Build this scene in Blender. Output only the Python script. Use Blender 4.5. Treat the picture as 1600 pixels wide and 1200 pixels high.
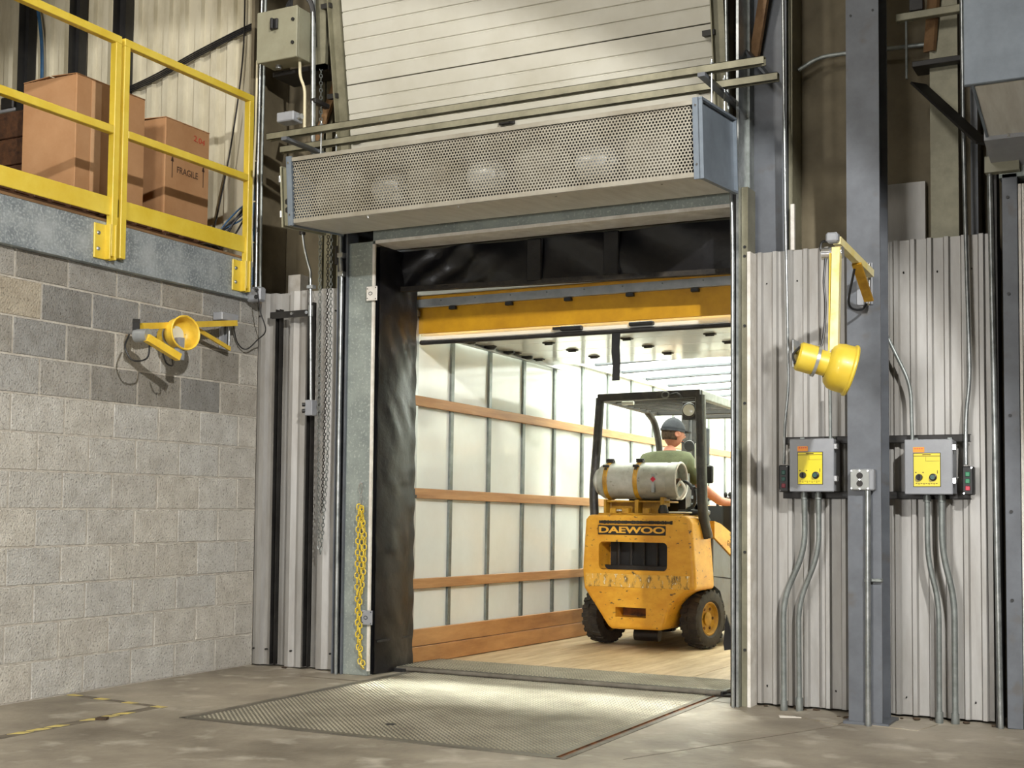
import bpy, bmesh, math, random
from math import sin, cos, pi, radians, atan2, sqrt
from mathutils import Vector, Matrix

for _o in list(bpy.data.objects):
    bpy.data.objects.remove(_o)
S = bpy.context.scene
COL = S.collection
rnd = random.Random(7)

# ------------------------------------------------------------------ camera
cam = bpy.data.cameras.new('camera')
cam_o = bpy.data.objects.new('camera', cam)
COL.objects.link(cam_o)
F = 2015.0
yaw, pitch, roll = radians(27.5), radians(3.0), radians(0.52)
fwd = Vector((-sin(yaw) * cos(pitch), cos(yaw) * cos(pitch), sin(pitch)))
r0 = Vector((cos(yaw), sin(yaw), 0))
u0 = r0.cross(fwd)
rt = cos(roll) * r0 + sin(roll) * u0
up = -sin(roll) * r0 + cos(roll) * u0
M = Matrix((rt, up, -fwd)).transposed().to_4x4()
M.translation = Vector((5.4457, -6.8128, 1.0522))
cam_o.matrix_world = M
cam.sensor_width = 36.0
cam.lens = F / 1600 * 36.0
cam.shift_y = (686 - 600) / 1600.0
cam.clip_start = 0.05
S.camera = cam_o

# ------------------------------------------------------------------ view, sky
S.view_settings.view_transform = 'Standard'
S.view_settings.look = 'None'
S.view_settings.gamma = 1.0
S.view_settings.exposure = 0.40
S.view_settings.use_curve_mapping = False
wd = bpy.data.worlds.new('sky')
S.world = wd
wd.use_nodes = True
wb = wd.node_tree.nodes['Background']
wb.inputs[0].default_value = (0.86, 0.93, 1.0, 1)
wb.inputs[1].default_value = 3.0


def light(name, kind, loc, target, energy, color=(1, 1, 1), size=0.5, size_y=None, spot=None, blend=0.3):
    l = bpy.data.lights.new(name, kind)
    l.energy = energy
    l.color = color
    if kind == 'AREA':
        l.size = size
        if size_y:
            l.shape = 'RECTANGLE'
            l.size_y = size_y
    elif kind == 'SPOT':
        l.shadow_soft_size = size
        l.spot_size = radians(spot)
        l.spot_blend = blend
    elif kind == 'SUN':
        l.angle = size
    o = bpy.data.objects.new(name, l)
    COL.objects.link(o)
    o.location = loc
    d = Vector(target) - Vector(loc)
    o.rotation_euler = d.to_track_quat('-Z', 'Y').to_euler()
    return o


light('sun', 'SUN', (0, 12, 12), (1.5, 8, 0), 33.0, (0.97, 1.0, 0.93), size=0.3)
light('flood_lamp', 'SPOT', (7.2, -6.6, 4.6), (-0.5, -1.2, -1.0), 1850, (1.0, 0.985, 0.955), size=0.09, spot=62, blend=0.05)
light('high_bay_lamp_front', 'SPOT', (0.0, -5.8, 6.7), (0.4, 0.0, 3.3), 560, (1.0, 0.95, 0.86), size=0.35, spot=60, blend=0.45)
light('added_fill_light', 'AREA', (3.2, -8.6, 1.5), (2.2, -0.5, 1.9), 110, (1.0, 0.99, 0.97), size=1.1)  # added unseen fill behind the camera, brightens the air curtain's underside
light('high_bay_lamp_rear', 'AREA', (3.0, -10.0, 6.6), (3.0, -3.0, 0.0), 130, (1.0, 0.97, 0.92), size=1.5)


# ------------------------------------------------------------------ materials
def lin(c):
    return tuple(((v / 255.0) / 12.92 if v <= 10.3 else (((v / 255.0) + 0.055) / 1.055) ** 2.4) for v in c) + (1,)


def mat(name, c1, c2=None, rough=0.6, metal=0.0, scale=8.0, detail=6.0, lo=0.35, hi=0.65, bump=0.0, bscale=None,
        stretch=None, spec=0.5, objcol=False, coat=0.0, fine=None):
    m = bpy.data.materials.new(name)
    m.use_nodes = True
    nt = m.node_tree
    N, L = nt.nodes, nt.links
    b = N['Principled BSDF']
    b.inputs['Roughness'].default_value = rough
    b.inputs['Metallic'].default_value = metal
    b.inputs['Specular IOR Level'].default_value = spec
    b.inputs['Coat Weight'].default_value = coat
    b.inputs['Base Color'].default_value = lin(c1)
    tc = N.new('ShaderNodeTexCoord')
    mp = N.new('ShaderNodeMapping')
    L.new(tc.outputs['Object'], mp.inputs[0])
    if stretch:
        mp.inputs['Scale'].default_value = stretch
    if objcol:
        oi = N.new('ShaderNodeObjectInfo')
        ad = N.new('ShaderNodeVectorMath')
        ad.operation = 'ADD'
        L.new(mp.outputs[0], ad.inputs[0])
        L.new(oi.outputs['Location'], ad.inputs[1])
        vec = ad.outputs[0]
    else:
        vec = mp.outputs[0]
    out = None
    if c2 is not None:
        n = N.new('ShaderNodeTexNoise')
        n.inputs['Scale'].default_value = scale
        n.inputs['Detail'].default_value = detail
        n.inputs['Roughness'].default_value = 0.65
        L.new(vec, n.inputs['Vector'])
        r = N.new('ShaderNodeMapRange')
        r.inputs[1].default_value = lo
        r.inputs[2].default_value = hi
        L.new(n.outputs[0], r.inputs[0])
        mx = N.new('ShaderNodeMix')
        mx.data_type = 'RGBA'
        mx.inputs[6].default_value = lin(c1)
        mx.inputs[7].default_value = lin(c2)
        L.new(r.outputs[0], mx.inputs[0])
        out = mx.outputs[2]
        if fine:
            n3 = N.new('ShaderNodeTexNoise')
            n3.inputs['Scale'].default_value = fine[0]
            n3.inputs['Detail'].default_value = 4
            L.new(vec, n3.inputs['Vector'])
            r3 = N.new('ShaderNodeMapRange')
            r3.inputs[1].default_value = fine[2]
            r3.inputs[2].default_value = fine[3]
            L.new(n3.outputs[0], r3.inputs[0])
            m3 = N.new('ShaderNodeMix')
            m3.data_type = 'RGBA'
            L.new(r3.outputs[0], m3.inputs[0])
            L.new(out, m3.inputs[6])
            m3.inputs[7].default_value = lin(fine[1])
            out = m3.outputs[2]
        L.new(out, b.inputs['Base Color'])
    if objcol:
        m2 = N.new('ShaderNodeMix')
        m2.data_type = 'RGBA'
        m2.blend_type = 'MULTIPLY'
        m2.inputs[0].default_value = 1
        if out is not None:
            L.new(out, m2.inputs[6])
        else:
            m2.inputs[6].default_value = lin(c1)
        L.new(oi.outputs['Color'], m2.inputs[7])
        L.new(m2.outputs[2], b.inputs['Base Color'])
    if bump > 0:
        n2 = N.new('ShaderNodeTexNoise')
        n2.inputs['Scale'].default_value = bscale or scale * 6
        n2.inputs['Detail'].default_value = 5
        L.new(vec, n2.inputs['Vector'])
        bp = N.new('ShaderNodeBump')
        bp.inputs['Strength'].default_value = bump
        bp.inputs['Distance'].default_value = 0.01
        L.new(n2.outputs[0], bp.inputs['Height'])
        L.new(bp.outputs[0], b.inputs['Normal'])
    return m


def wood_mat(name, c1, c2, axis='Y', rough=0.55, ratio=14):
    st = {'X': (1, ratio, ratio), 'Y': (ratio, 1, ratio), 'Z': (ratio, ratio, 1)}[axis]
    return mat(name, c1, c2, rough=rough, scale=1.6, detail=8, lo=0.35, hi=0.7, stretch=st, objcol=False, bump=0.15, bscale=6)


MT = {}
MT['concrete'] = mat('concrete_floor', (166, 156, 138), (112, 102, 87), rough=0.5, scale=1.1, detail=10, lo=0.38, hi=0.66, bump=0.25, bscale=30, fine=(5, (186, 178, 162), 0.56, 0.74))
MT['block'] = mat('concrete_block', (205, 201, 192), (182, 177, 167), rough=0.95, scale=9, objcol=True, bump=0.9, bscale=95, fine=(75, (138, 134, 126), 0.56, 0.70), spec=0.2)
MT['mortar'] = mat('mortar', (196, 190, 178), (168, 160, 148), rough=0.95, scale=14, bump=0.5, bscale=80)
MT['galv'] = mat('galvanized_steel', (176, 182, 184), (128, 136, 140), rough=0.5, metal=0.35, scale=5, detail=9, lo=0.35, hi=0.62, fine=(70, (190, 196, 198), 0.48, 0.70))
MT['galvjamb'] = mat('galvanized_jamb', (158, 166, 160), (134, 142, 138), rough=0.5, metal=0.35, scale=6, fine=(60, (180, 186, 180), 0.55, 0.7))
MT['whitetrim'] = mat('white_trim', (232, 228, 220), (205, 198, 186), rough=0.5, scale=10)
MT['sheet'] = mat('ribbed_sheet', (172, 170, 166), (140, 135, 127), rough=0.42, metal=0.25, scale=2.2, detail=8, stretch=(3, 3, 0.6), lo=0.4, hi=0.75)
MT['cream'] = mat('cream_ribbed_sheet', (206, 199, 176), (172, 163, 136), rough=0.55, scale=2.0, detail=8, lo=0.42, hi=0.7, stretch=(2, 2, 0.7))
MT['brownwall'] = mat('dusty_insulated_wall', (112, 102, 80), (70, 62, 46), rough=0.75, scale=1.8, detail=7, lo=0.35, hi=0.7)
MT['darksteel'] = mat('dark_steel', (58, 56, 54), (38, 36, 34), rough=0.5, metal=0.4, scale=6)
MT['greysteel'] = mat('grey_painted_steel', (104, 108, 114), (88, 91, 96), rough=0.45, metal=0.1, scale=5, detail=8, fine=(9, (92, 90, 88), 0.6, 0.75))
MT['bluegrey'] = mat('blue_grey_paint', (128, 138, 148), (112, 121, 130), rough=0.4, metal=0.2, scale=6)
MT['olive'] = mat('olive_grey_steel', (142, 138, 116), (112, 108, 88), rough=0.45, metal=0.3, scale=5)
MT['conduit'] = mat('metal_conduit', (190, 193, 192), (140, 145, 144), rough=0.3, metal=0.75, scale=12)
MT['conduitdull'] = mat('dull_conduit', (150, 155, 152), (118, 122, 118), rough=0.45, metal=0.5, scale=12)
MT['black'] = mat('black_paint', (24, 24, 25), (38, 37, 36), rough=0.45, scale=10)
MT['rubber'] = mat('black_rubber', (36, 34, 32), (62, 56, 48), rough=0.8, scale=14, bump=0.3)
MT['vinyl'] = mat('black_vinyl', (15, 15, 17), (30, 29, 31), rough=0.33, scale=4, bump=0.6, bscale=9, spec=0.55)
MT['yellow'] = mat('safety_yellow', (226, 200, 76), (214, 182, 52), rough=0.4, scale=5, coat=0.15)
MT['yellowarm'] = mat('lamp_yellow', (236, 200, 70), (222, 180, 52), rough=0.4, scale=12, fine=(30, (96, 78, 30), 0.68, 0.76))
MT['cream_yellow'] = mat('pale_yellow_enamel', (244, 236, 196), (236, 214, 120), rough=0.35, scale=6)
MT['forklift'] = mat('forklift_yellow', (226, 170, 52), (206, 144, 34), rough=0.45, scale=5, detail=8, fine=(24, (92, 74, 46), 0.64, 0.70), stretch=(1, 1, 1.6))
MT['scuff'] = mat('scuffed_yellow', (222, 172, 70), (72, 62, 46), rough=0.6, scale=20, detail=9, lo=0.50, hi=0.64, stretch=(1.3, 1, 0.6), fine=(40, (238, 226, 196), 0.60, 0.68))
MT['card'] = mat('cardboard', (178, 136, 96), (164, 120, 80), rough=0.8, scale=3, bump=0.1, bscale=40)
MT['cardedge'] = mat('cardboard_tape', (208, 168, 128), (194, 150, 110), rough=0.4, scale=4)
MT['darkwood'] = wood_mat('dark_wood', (82, 52, 30), (44, 26, 16))
MT['plywood'] = wood_mat('plywood', (150, 118, 84), (104, 76, 50), ratio=6)
MT['wood'] = wood_mat('oak_slat', (188, 142, 92), (154, 106, 62))
MT['kick'] = wood_mat('oak_kick_board', (192, 142, 88), (150, 100, 54), ratio=5)
MT['planks'] = wood_mat('trailer_planks', (206, 184, 146), (160, 132, 94), ratio=7)
MT['door'] = mat('white_door_sheet', (190, 187, 174), (172, 167, 150), rough=0.5, scale=1.6, detail=8, lo=0.4, hi=0.75)
MT['panel'] = mat('glossy_white_panel', (230, 233, 227), (214, 216, 207), rough=0.12, scale=1.2, spec=0.6, lo=0.4, hi=0.8)
MT['stud'] = mat('steel_stud', (140, 146, 142), (110, 116, 112), rough=0.4, metal=0.5, scale=9)
MT['alu'] = mat('aluminium', (190, 192, 192), (164, 167, 168), rough=0.3, metal=0.6, scale=8)
MT['doorgold'] = mat('gold_yellow_paint', (206, 152, 26), (180, 128, 20), rough=0.4, scale=4)
MT['tread'] = mat('worn_tread_steel', (122, 116, 100), (88, 82, 70), rough=0.45, metal=0.4, scale=2.4, detail=8)
MT['treadtop'] = mat('worn_tread_lugs', (196, 190, 170), (150, 144, 126), rough=0.35, metal=0.45, scale=2.4, detail=8)
MT['rust'] = mat('rusty_steel', (134, 84, 44), (70, 50, 36), rough=0.8, metal=0.2, scale=14)
MT['curb'] = mat('pit_curb_steel', (128, 122, 110), (96, 90, 80), rough=0.6, metal=0.3, scale=6)
MT['tapeyellow'] = mat('worn_yellow_tape', (228, 208, 112), (190, 172, 112), rough=0.7, scale=16)
MT['tapedark'] = mat('worn_dark_tape', (122, 112, 96), (96, 88, 76), rough=0.7, scale=16)
MT['boxgrey'] = mat('grey_enclosure', (152, 154, 158), (138, 140, 144), rough=0.4, scale=5)
MT['oliveenc'] = mat('olive_grey_enclosure', (150, 148, 126), (136, 132, 110), rough=0.45, scale=4)
MT['labelyellow'] = mat('yellow_label', (226, 206, 14), rough=0.35)
MT['cablegrey'] = mat('dull_grey_cover', (164, 166, 162), (150, 152, 148), rough=0.5, scale=8)
MT['treaddark'] = mat('dark_worn_tread', (92, 87, 74), (66, 62, 53), rough=0.5, metal=0.35, scale=3)
MT['orange'] = mat('orange_label', (250, 152, 20), rough=0.4)
MT['green'] = mat('green_button', (12, 122, 78), rough=0.35)
MT['darkgreen'] = mat('dark_green_button', (18, 74, 62), rough=0.35)
MT['red'] = mat('red_button', (196, 34, 62), rough=0.35)
MT['darkred'] = mat('dark_red_button', (120, 24, 40), rough=0.4)
MT['blue'] = mat('blue_cable', (44, 88, 124), (30, 62, 92), rough=0.45, scale=10)
MT['cablewhite'] = mat('off_white_cable', (214, 204, 170), rough=0.5)
MT['chrome'] = mat('chrome', (226, 226, 226), rough=0.15, metal=0.9)
MT['tank'] = mat('tank_aluminium', (188, 188, 180), (150, 150, 140), rough=0.45, metal=0.25, scale=5, detail=8, fine=(22, (110, 108, 98), 0.64, 0.74))
MT['strap'] = mat('ochre_strap_paint', (190, 144, 34), (150, 108, 22), rough=0.5, scale=14)
MT['guard'] = mat('guard_black', (44, 42, 40), (78, 74, 68), rough=0.45, scale=12, lo=0.5, hi=0.75)
MT['guardside'] = mat('guard_grey', (122, 124, 116), (96, 98, 90), rough=0.45, scale=12)  # paler than the guard black: right side bar, post side, ring, cylinders
MT['skin'] = mat('skin', (186, 126, 100), (170, 108, 84), rough=0.55, scale=14)
MT['shirt'] = mat('olive_shirt', (98, 102, 74), (80, 84, 60), rough=0.9, scale=10, bump=0.2)
MT['trousers'] = mat('dark_trousers', (66, 68, 60), (50, 52, 46), rough=0.9, scale=10)
MT['cap'] = mat('black_cap', (44, 46, 52), (58, 60, 66), rough=0.85, scale=20)
MT['hair'] = mat('short_brown_hair', (92, 70, 52), (62, 46, 34), rough=0.9, scale=60)
MT['lens'] = mat('lamp_lens', (222, 222, 206), rough=0.2)
MT['text'] = mat('printed_ink', (70, 48, 34), rough=0.8)
MT['redink'] = mat('red_marker', (176, 62, 42), rough=0.8)
MT['letter'] = mat('nameplate_letters', (236, 182, 66), (220, 160, 50), rough=0.45, scale=20)
MT['plate'] = mat('nameplate_black', (26, 22, 20), (40, 34, 30), rough=0.5, scale=14)
MT['perf'] = mat('perforated_steel', (176, 171, 157), (150, 143, 127), rough=0.4, metal=0.35, scale=3)
MT['brushed'] = mat('brushed_steel_sheet', (226, 224, 216), (204, 200, 190), rough=0.3, metal=0.15, scale=3, stretch=(6, 1, 1))
MT['paper'] = mat('paper_scrap', (232, 226, 214), rough=0.8)
MT['debris'] = mat('floor_debris', (84, 66, 46), (54, 44, 34), rough=0.9, scale=20)
MT['graymotor'] = mat('motor_grey', (118, 114, 102), (84, 80, 70), rough=0.5, scale=6)

# translucent trailer roof: daylight comes through it
m = bpy.data.materials.new('translucent_roof_skin')
m.use_nodes = True
N, L = m.node_tree.nodes, m.node_tree.links
N.remove(N['Principled BSDF'])
tr = N.new('ShaderNodeBsdfTranslucent')
tr.inputs[0].default_value = (0.80, 0.82, 0.76, 1)
df = N.new('ShaderNodeBsdfDiffuse')
df.inputs[0].default_value = (0.9, 0.9, 0.86, 1)
mx = N.new('ShaderNodeMixShader')
mx.inputs[0].default_value = 0.35
L.new(tr.outputs[0], mx.inputs[1])
L.new(df.outputs[0], mx.inputs[2])
L.new(mx.outputs[0], N['Material Output'].inputs[0])
MT['roofskin'] = m


# ------------------------------------------------------------------ mesh helpers
class MB:
    def __init__(s):
        s.v, s.f, s.sm = [], [], []

    def add(s, vs, fs, smooth=False):
        o = len(s.v)
        s.v += [tuple(p) for p in vs]
        s.f += [tuple(i + o for i in f) for f in fs]
        s.sm += [smooth] * len(fs)
        return s

    def box(s, x0, x1, y0, y1, z0, z1, c=0.0):
        if x0 > x1: x0, x1 = x1, x0
        if y0 > y1: y0, y1 = y1, y0
        if z0 > z1: z0, z1 = z1, z0
        if c <= 0:
            v = [(x, y, z) for x in (x0, x1) for y in (y0, y1) for z in (z0, z1)]
            f = [(0, 1, 3, 2), (4, 6, 7, 5), (0, 4, 5, 1), (2, 3, 7, 6), (0, 2, 6, 4), (1, 5, 7, 3)]
            return s.add(v, f)
        c = min(c, (x1 - x0) * .45, (y1 - y0) * .45, (z1 - z0) * .45)
        bm = bmesh.new()
        bmesh.ops.create_cube(bm, size=1)
        for p in bm.verts:
            p.co = Vector(((x0 + x1) / 2 + p.co.x * (x1 - x0), (y0 + y1) / 2 + p.co.y * (y1 - y0), (z0 + z1) / 2 + p.co.z * (z1 - z0)))
        bmesh.ops.bevel(bm, geom=bm.edges[:], offset=c, segments=1, affect='EDGES')
        bm.verts.index_update()
        vs = [tuple(p.co) for p in bm.verts]
        fs = [tuple(q.index for q in f.verts) for f in bm.faces]
        bm.free()
        return s.add(vs, fs)

    def beam(s, p, q, w, h, upv=(0, 0, 1)):
        p, q = Vector(p), Vector(q)
        d = (q - p).normalized()
        u = Vector(upv)
        sd = d.cross(u)
        if sd.length < 1e-4:
            sd = d.cross(Vector((1, 0, 0)))
        sd.normalize()
        u = sd.cross(d).normalized()
        v = []
        for b in (p, q):
            for a, c in ((-1, -1), (1, -1), (1, 1), (-1, 1)):
                v.append(b + sd * a * w / 2 + u * c * h / 2)
        return s.add(v, [(3, 2, 1, 0), (4, 5, 6, 7), (0, 1, 5, 4), (1, 2, 6, 5), (2, 3, 7, 6), (3, 0, 4, 7)])

    def tube(s, path, r, n=10, cap=True, closed=False):
        P = [Vector(p) for p in path]
        R = r if isinstance(r, (list, tuple)) else [r] * len(P)
        k = len(P)
        T = []
        for i in range(k):
            a = P[(i - 1) % k] if (i > 0 or closed) else P[i]
            b = P[(i + 1) % k] if (i < k - 1 or closed) else P[i]
            T.append((b - a).normalized())
        ref = Vector((0, 0, 1)) if abs(T[0].z) < .9 else Vector((1, 0, 0))
        nrm = (ref - T[0] * ref.dot(T[0])).normalized()
        v = []
        for i in range(k):
            nrm = (nrm - T[i] * nrm.dot(T[i])).normalized()
            b = T[i].cross(nrm)
            for j in range(n):
                a = 2 * pi * j / n
                v.append(P[i] + (nrm * cos(a) + b * sin(a)) * R[i])
        f = []
        for i in range(k if closed else k - 1):
            i2 = (i + 1) % k
            for j in range(n):
                j2 = (j + 1) % n
                f.append((i * n + j, i * n + j2, i2 * n + j2, i2 * n + j))
        s.add(v, f, True)
        if cap and not closed:
            o = len(s.v) - len(v)
            s.f.append(tuple(o + j for j in range(n))[::-1]); s.sm.append(False)
            s.f.append(tuple(o + (k - 1) * n + j for j in range(n))); s.sm.append(False)
        return s

    def lathe(s, prof, c, axis, n=32, smooth=True):
        """prof: list of (radius, offset along axis); closed only if it starts and ends at radius 0"""
        ax = Vector(axis).normalized()
        ref = Vector((0, 0, 1)) if abs(ax.z) < .9 else Vector((1, 0, 0))
        a = (ref - ax * ref.dot(ax)).normalized()
        b = ax.cross(a)
        c = Vector(c)
        v, f = [], []
        for (r, h) in prof:
            for j in range(n):
                t = 2 * pi * j / n
                v.append(c + ax * h + (a * cos(t) + b * sin(t)) * max(r, 1e-5))
        for i in range(len(prof) - 1):
            for j in range(n):
                j2 = (j + 1) % n
                f.append((i * n + j, i * n + j2, (i + 1) * n + j2, (i + 1) * n + j))
        return s.add(v, f, smooth)

    def cyl(s, p, q, r, n=16, r2=None):
        p, q = Vector(p), Vector(q)
        L_ = (q - p).length
        r2 = r if r2 is None else r2
        return s.lathe([(0, 0), (r, 0), (r2, L_), (0, L_)], p, q - p, n, True)

    def prism(s, poly, a0, a1, axis='Y'):
        """poly of 2D points; axis Y: (x,z); axis X: (y,z); axis Z: (x,y)"""
        n = len(poly)
        v = []
        for a in (a0, a1):
            for (p, q) in poly:
                v.append({'Y': (p, a, q), 'X': (a, p, q), 'Z': (p, q, a)}[axis])
        f = [tuple(range(n)), tuple(range(2 * n - 1, n - 1, -1))]
        for i in range(n):
            j = (i + 1) % n
            f.append((i, i + n, j + n, j))
        return s.add(v, f)

    def sheet(s, xs, z0, z1, thick=0.002, axis='X'):
        """xs: list of (x, y) profile; vertical sheet"""
        n = len(xs)
        v = [(x, y, z) for z in (z0, z1) for (x, y) in xs] + [(x, y + thick, z) for z in (z0, z1) for (x, y) in xs]
        f = []
        for i in range(n - 1):
            f.append((i, i + 1, n + i + 1, n + i))
            f.append((2 * n + i + 1, 2 * n + i, 3 * n + i, 3 * n + i + 1))
            f.append((n + i, n + i + 1, 3 * n + i + 1, 3 * n + i))
        return s.add(v, f)

    def build(s, name, m, parent=None, loc=None, bevel=0, fix=True):
        me = bpy.data.meshes.new(name)
        me.from_pydata(s.v, [], s.f)
        me.polygons.foreach_set('use_smooth', s.sm)
        if any(s.sm) and len(s.f) < 30000:
            me.set_sharp_from_angle(angle=radians(38))
        if fix:
            bm = bmesh.new()
            bm.from_mesh(me)
            bmesh.ops.recalc_face_normals(bm, faces=bm.faces[:])
            bm.to_mesh(me)
            bm.free()
        if m is not None:
            me.materials.append(MT[m] if isinstance(m, str) else m)
        o = bpy.data.objects.new(name, me)
        COL.objects.link(o)
        if parent is not None:
            o.parent = parent
        if loc is not None:
            o.location = loc
        if bevel:
            md = o.modifiers.new('edge', 'BEVEL')
            md.width = bevel
            md.segments = 2
            md.limit_method = 'ANGLE'
            md.angle_limit = radians(40)
        return o


def fil(pts, r=0.05, n=4):
    """round the corners of a polyline"""
    P = [Vector(p) for p in pts]
    out = [P[0]]
    for i in range(1, len(P) - 1):
        a, b, c = P[i - 1], P[i], P[i + 1]
        d1 = (a - b); d2 = (c - b)
        rr = min(r, d1.length * .45, d2.length * .45)
        s1 = b + d1.normalized() * rr
        s2 = b + d2.normalized() * rr
        for k in range(n + 1):
            t = k / n
            out.append(s1 * (1 - t) ** 2 + b * 2 * t * (1 - t) + s2 * t * t)
    out.append(P[-1])
    return out


def curve(pts, n=6):
    """smooth line through the points"""
    P = [Vector(p) for p in pts]
    P = [P[0] * 2 - P[1]] + P + [P[-1] * 2 - P[-2]]
    out = []
    for i in range(1, len(P) - 2):
        for k in range(n):
            t = k / n
            a, b, c, d = P[i - 1], P[i], P[i + 1], P[i + 2]
            out.append(0.5 * ((2 * b) + (c - a) * t + (2 * a - 5 * b + 4 * c - d) * t * t + (-a + 3 * b - 3 * c + d) * t ** 3))
    out.append(P[-2])
    return out


def tag(o, label=None, cat=None, group=None, kind=None):
    if label: o['label'] = label
    if cat: o['category'] = cat
    if group: o['group'] = group
    if kind: o['kind'] = kind
    return o


def thing(name, loc, label, cat, group=None, rot=(0, 0, 0)):
    o = bpy.data.objects.new(name, None)
    o.empty_display_size = 0.1
    COL.objects.link(o)
    o.location = loc
    o.rotation_euler = rot
    return tag(o, label, cat, group)


def text(name, body, size, m, parent, mat4, sx=1.0, bold=0.0, extrude=0.0008):
    c = bpy.data.curves.new(name, 'FONT')
    c.body = body
    c.size = size
    c.extrude = extrude
    c.offset = bold
    c.align_x = 'CENTER'
    c.align_y = 'CENTER'
    t = bpy.data.objects.new(name, c)
    COL.objects.link(t)
    me = bpy.data.meshes.new_from_object(t.evaluated_get(bpy.context.evaluated_depsgraph_get()))
    bpy.data.objects.remove(t)
    me.name = name
    me.materials.clear()
    me.materials.append(MT[m])
    o = bpy.data.objects.new(name, me)
    COL.objects.link(o)
    o.parent = parent
    o.matrix_local = mat4 @ Matrix.Diagonal((sx, 1, 1, 1))
    return o


def frame4(origin, xdir, ydir):
    x, y = Vector(xdir).normalized(), Vector(ydir).normalized()
    z = x.cross(y)
    m4 = Matrix((x, y, z)).transposed().to_4x4()
    m4.translation = Vector(origin)
    return m4


def struct(o):
    o['kind'] = 'structure'
    return o


# ================================================================== SETTING
# floor: slab with the leveler pit left open
b = MB()
PX0, PX1, PY0, PY1 = 1.05, 3.11, -1.88, 0.30
b.box(-0.2, PX0, -13, 0.34, -0.25, 0)
b.box(PX1, 12, -13, 0.34, -0.25, 0)
b.box(PX0, PX1, -13, PY0, -0.25, 0)
b.box(PX0, PX1, PY0, 0.34, -0.32, -0.25)
struct(b.build('floor', 'concrete'))

# left wall of concrete blocks
wl = struct(MB().box(-0.21, -0.004, -8.6, -0.02, 0, 2.392).box(-0.21, -0.02, -0.02, 0.30, -.25, 2.60).build('wall_left', 'mortar'))
CH = 0.2033
BL = 0.3668


def block_mesh(length):
    bb = MB()
    h = CH - 0.010
    x, c = 0.0, 0.004
    l = length - 0.010
    # front face at x=0 (chamfered), back at x=-0.02; origin at lower far corner, runs to -y
    yb, yf = -l, 0.0
    v = [(-0.012, yb, 0), (-0.012, yf, 0), (-0.012, yf, h), (-0.012, yb, h),
         (-c, yb, 0), (-c, yf, 0), (-c, yf, h), (-c, yb, h),
         (x, yb + c, c), (x, yf - c, c), (x, yf - c, h - c), (x, yb + c, h - c)]
    f = [(8, 9, 10, 11)]
    for k in range(4):
        k2 = (k + 1) % 4
        f.append((k, k2, 4 + k2, 4 + k))
        f.append((4 + k, 4 + k2, 8 + k2, 8 + k))
    f.append((3, 2, 1, 0))
    me = bpy.data.meshes.new('block')
    me.from_pydata(v, [], f)
    bm = bmesh.new(); bm.from_mesh(me)
    bmesh.ops.recalc_face_normals(bm, faces=bm.faces[:])
    bm.to_mesh(me); bm.free()
    me.materials.append(MT['block'])
    return me


meshes = {k: block_mesh(k) for k in (BL, 0.372, 0.19)}
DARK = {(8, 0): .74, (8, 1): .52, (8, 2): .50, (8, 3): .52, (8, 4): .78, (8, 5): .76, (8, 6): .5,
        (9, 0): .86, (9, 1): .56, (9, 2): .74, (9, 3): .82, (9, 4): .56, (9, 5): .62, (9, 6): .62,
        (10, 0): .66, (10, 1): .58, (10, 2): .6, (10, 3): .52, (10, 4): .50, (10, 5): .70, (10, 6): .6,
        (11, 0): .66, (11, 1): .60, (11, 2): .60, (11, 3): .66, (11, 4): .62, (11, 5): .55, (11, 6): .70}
nb = 0
for i in range(12):
    y = -0.02
    k = 0
    z = i * CH + 0.005
    hh = CH
    while y > -8.3:
        if k == 0:
            L0 = 0.372 if i % 2 == 0 else 0.19
        else:
            L0 = BL
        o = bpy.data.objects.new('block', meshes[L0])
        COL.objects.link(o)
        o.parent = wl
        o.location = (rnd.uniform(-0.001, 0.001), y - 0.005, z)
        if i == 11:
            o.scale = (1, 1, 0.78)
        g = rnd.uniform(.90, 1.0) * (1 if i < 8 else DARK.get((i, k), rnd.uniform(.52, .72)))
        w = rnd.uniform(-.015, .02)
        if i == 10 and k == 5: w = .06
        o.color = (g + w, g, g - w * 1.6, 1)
        y -= L0
        k += 1
        nb += 1

# mezzanine: fascia channel + deck
mz = struct(MB().box(-0.03, 0.03, -9, -0.13, 2.397, 2.65).build('trim_1', 'galv', bevel=.004))
MB().box(-0.03, 0.05, -9, -0.13, 2.392, 2.404).build('lip', 'galv', mz)
b = MB()
yy = -8.9
struct(MB().box(-5.2, -0.03, -9, 0.25, 2.60, 2.652).build('floor_mezzanine', 'plywood'))
dk = bpy.data.objects['floor_mezzanine']
for k in range(4):
    yb = -0.16 - k * 2.42
    MB().box(-1.2, 0.022, yb - 2.40, yb, 2.653, 2.668).build('plywood_sheet', 'plywood', dk)

# dock wall behind everything (recessed), with opening
wb_ = MB()
wb_.box(-0.2, 0.80, 0.26, 0.34, 0, 7.2)
wb_.box(3.36, 12, 0.26, 0.34, 0, 7.2)
wb_.box(0.80, 3.36, 0.26, 0.34, 2.72, 7.2)
wall_back = struct(wb_.build('wall_back', 'brownwall'))


def rib_profile(x0, x1, y, pitch, top, slope, depth, off=0.0):
    P = [(x0, y)]
    x = x0 + off
    while x < x1:
        for dx, dy in ((0, 0), (slope, -depth), (slope + top, -depth), (2 * slope + top, 0)):
            if x0 < x + dx < x1:
                P.append((x + dx, y + dy))
        x += pitch
    P.append((x1, y))
    return P


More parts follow.
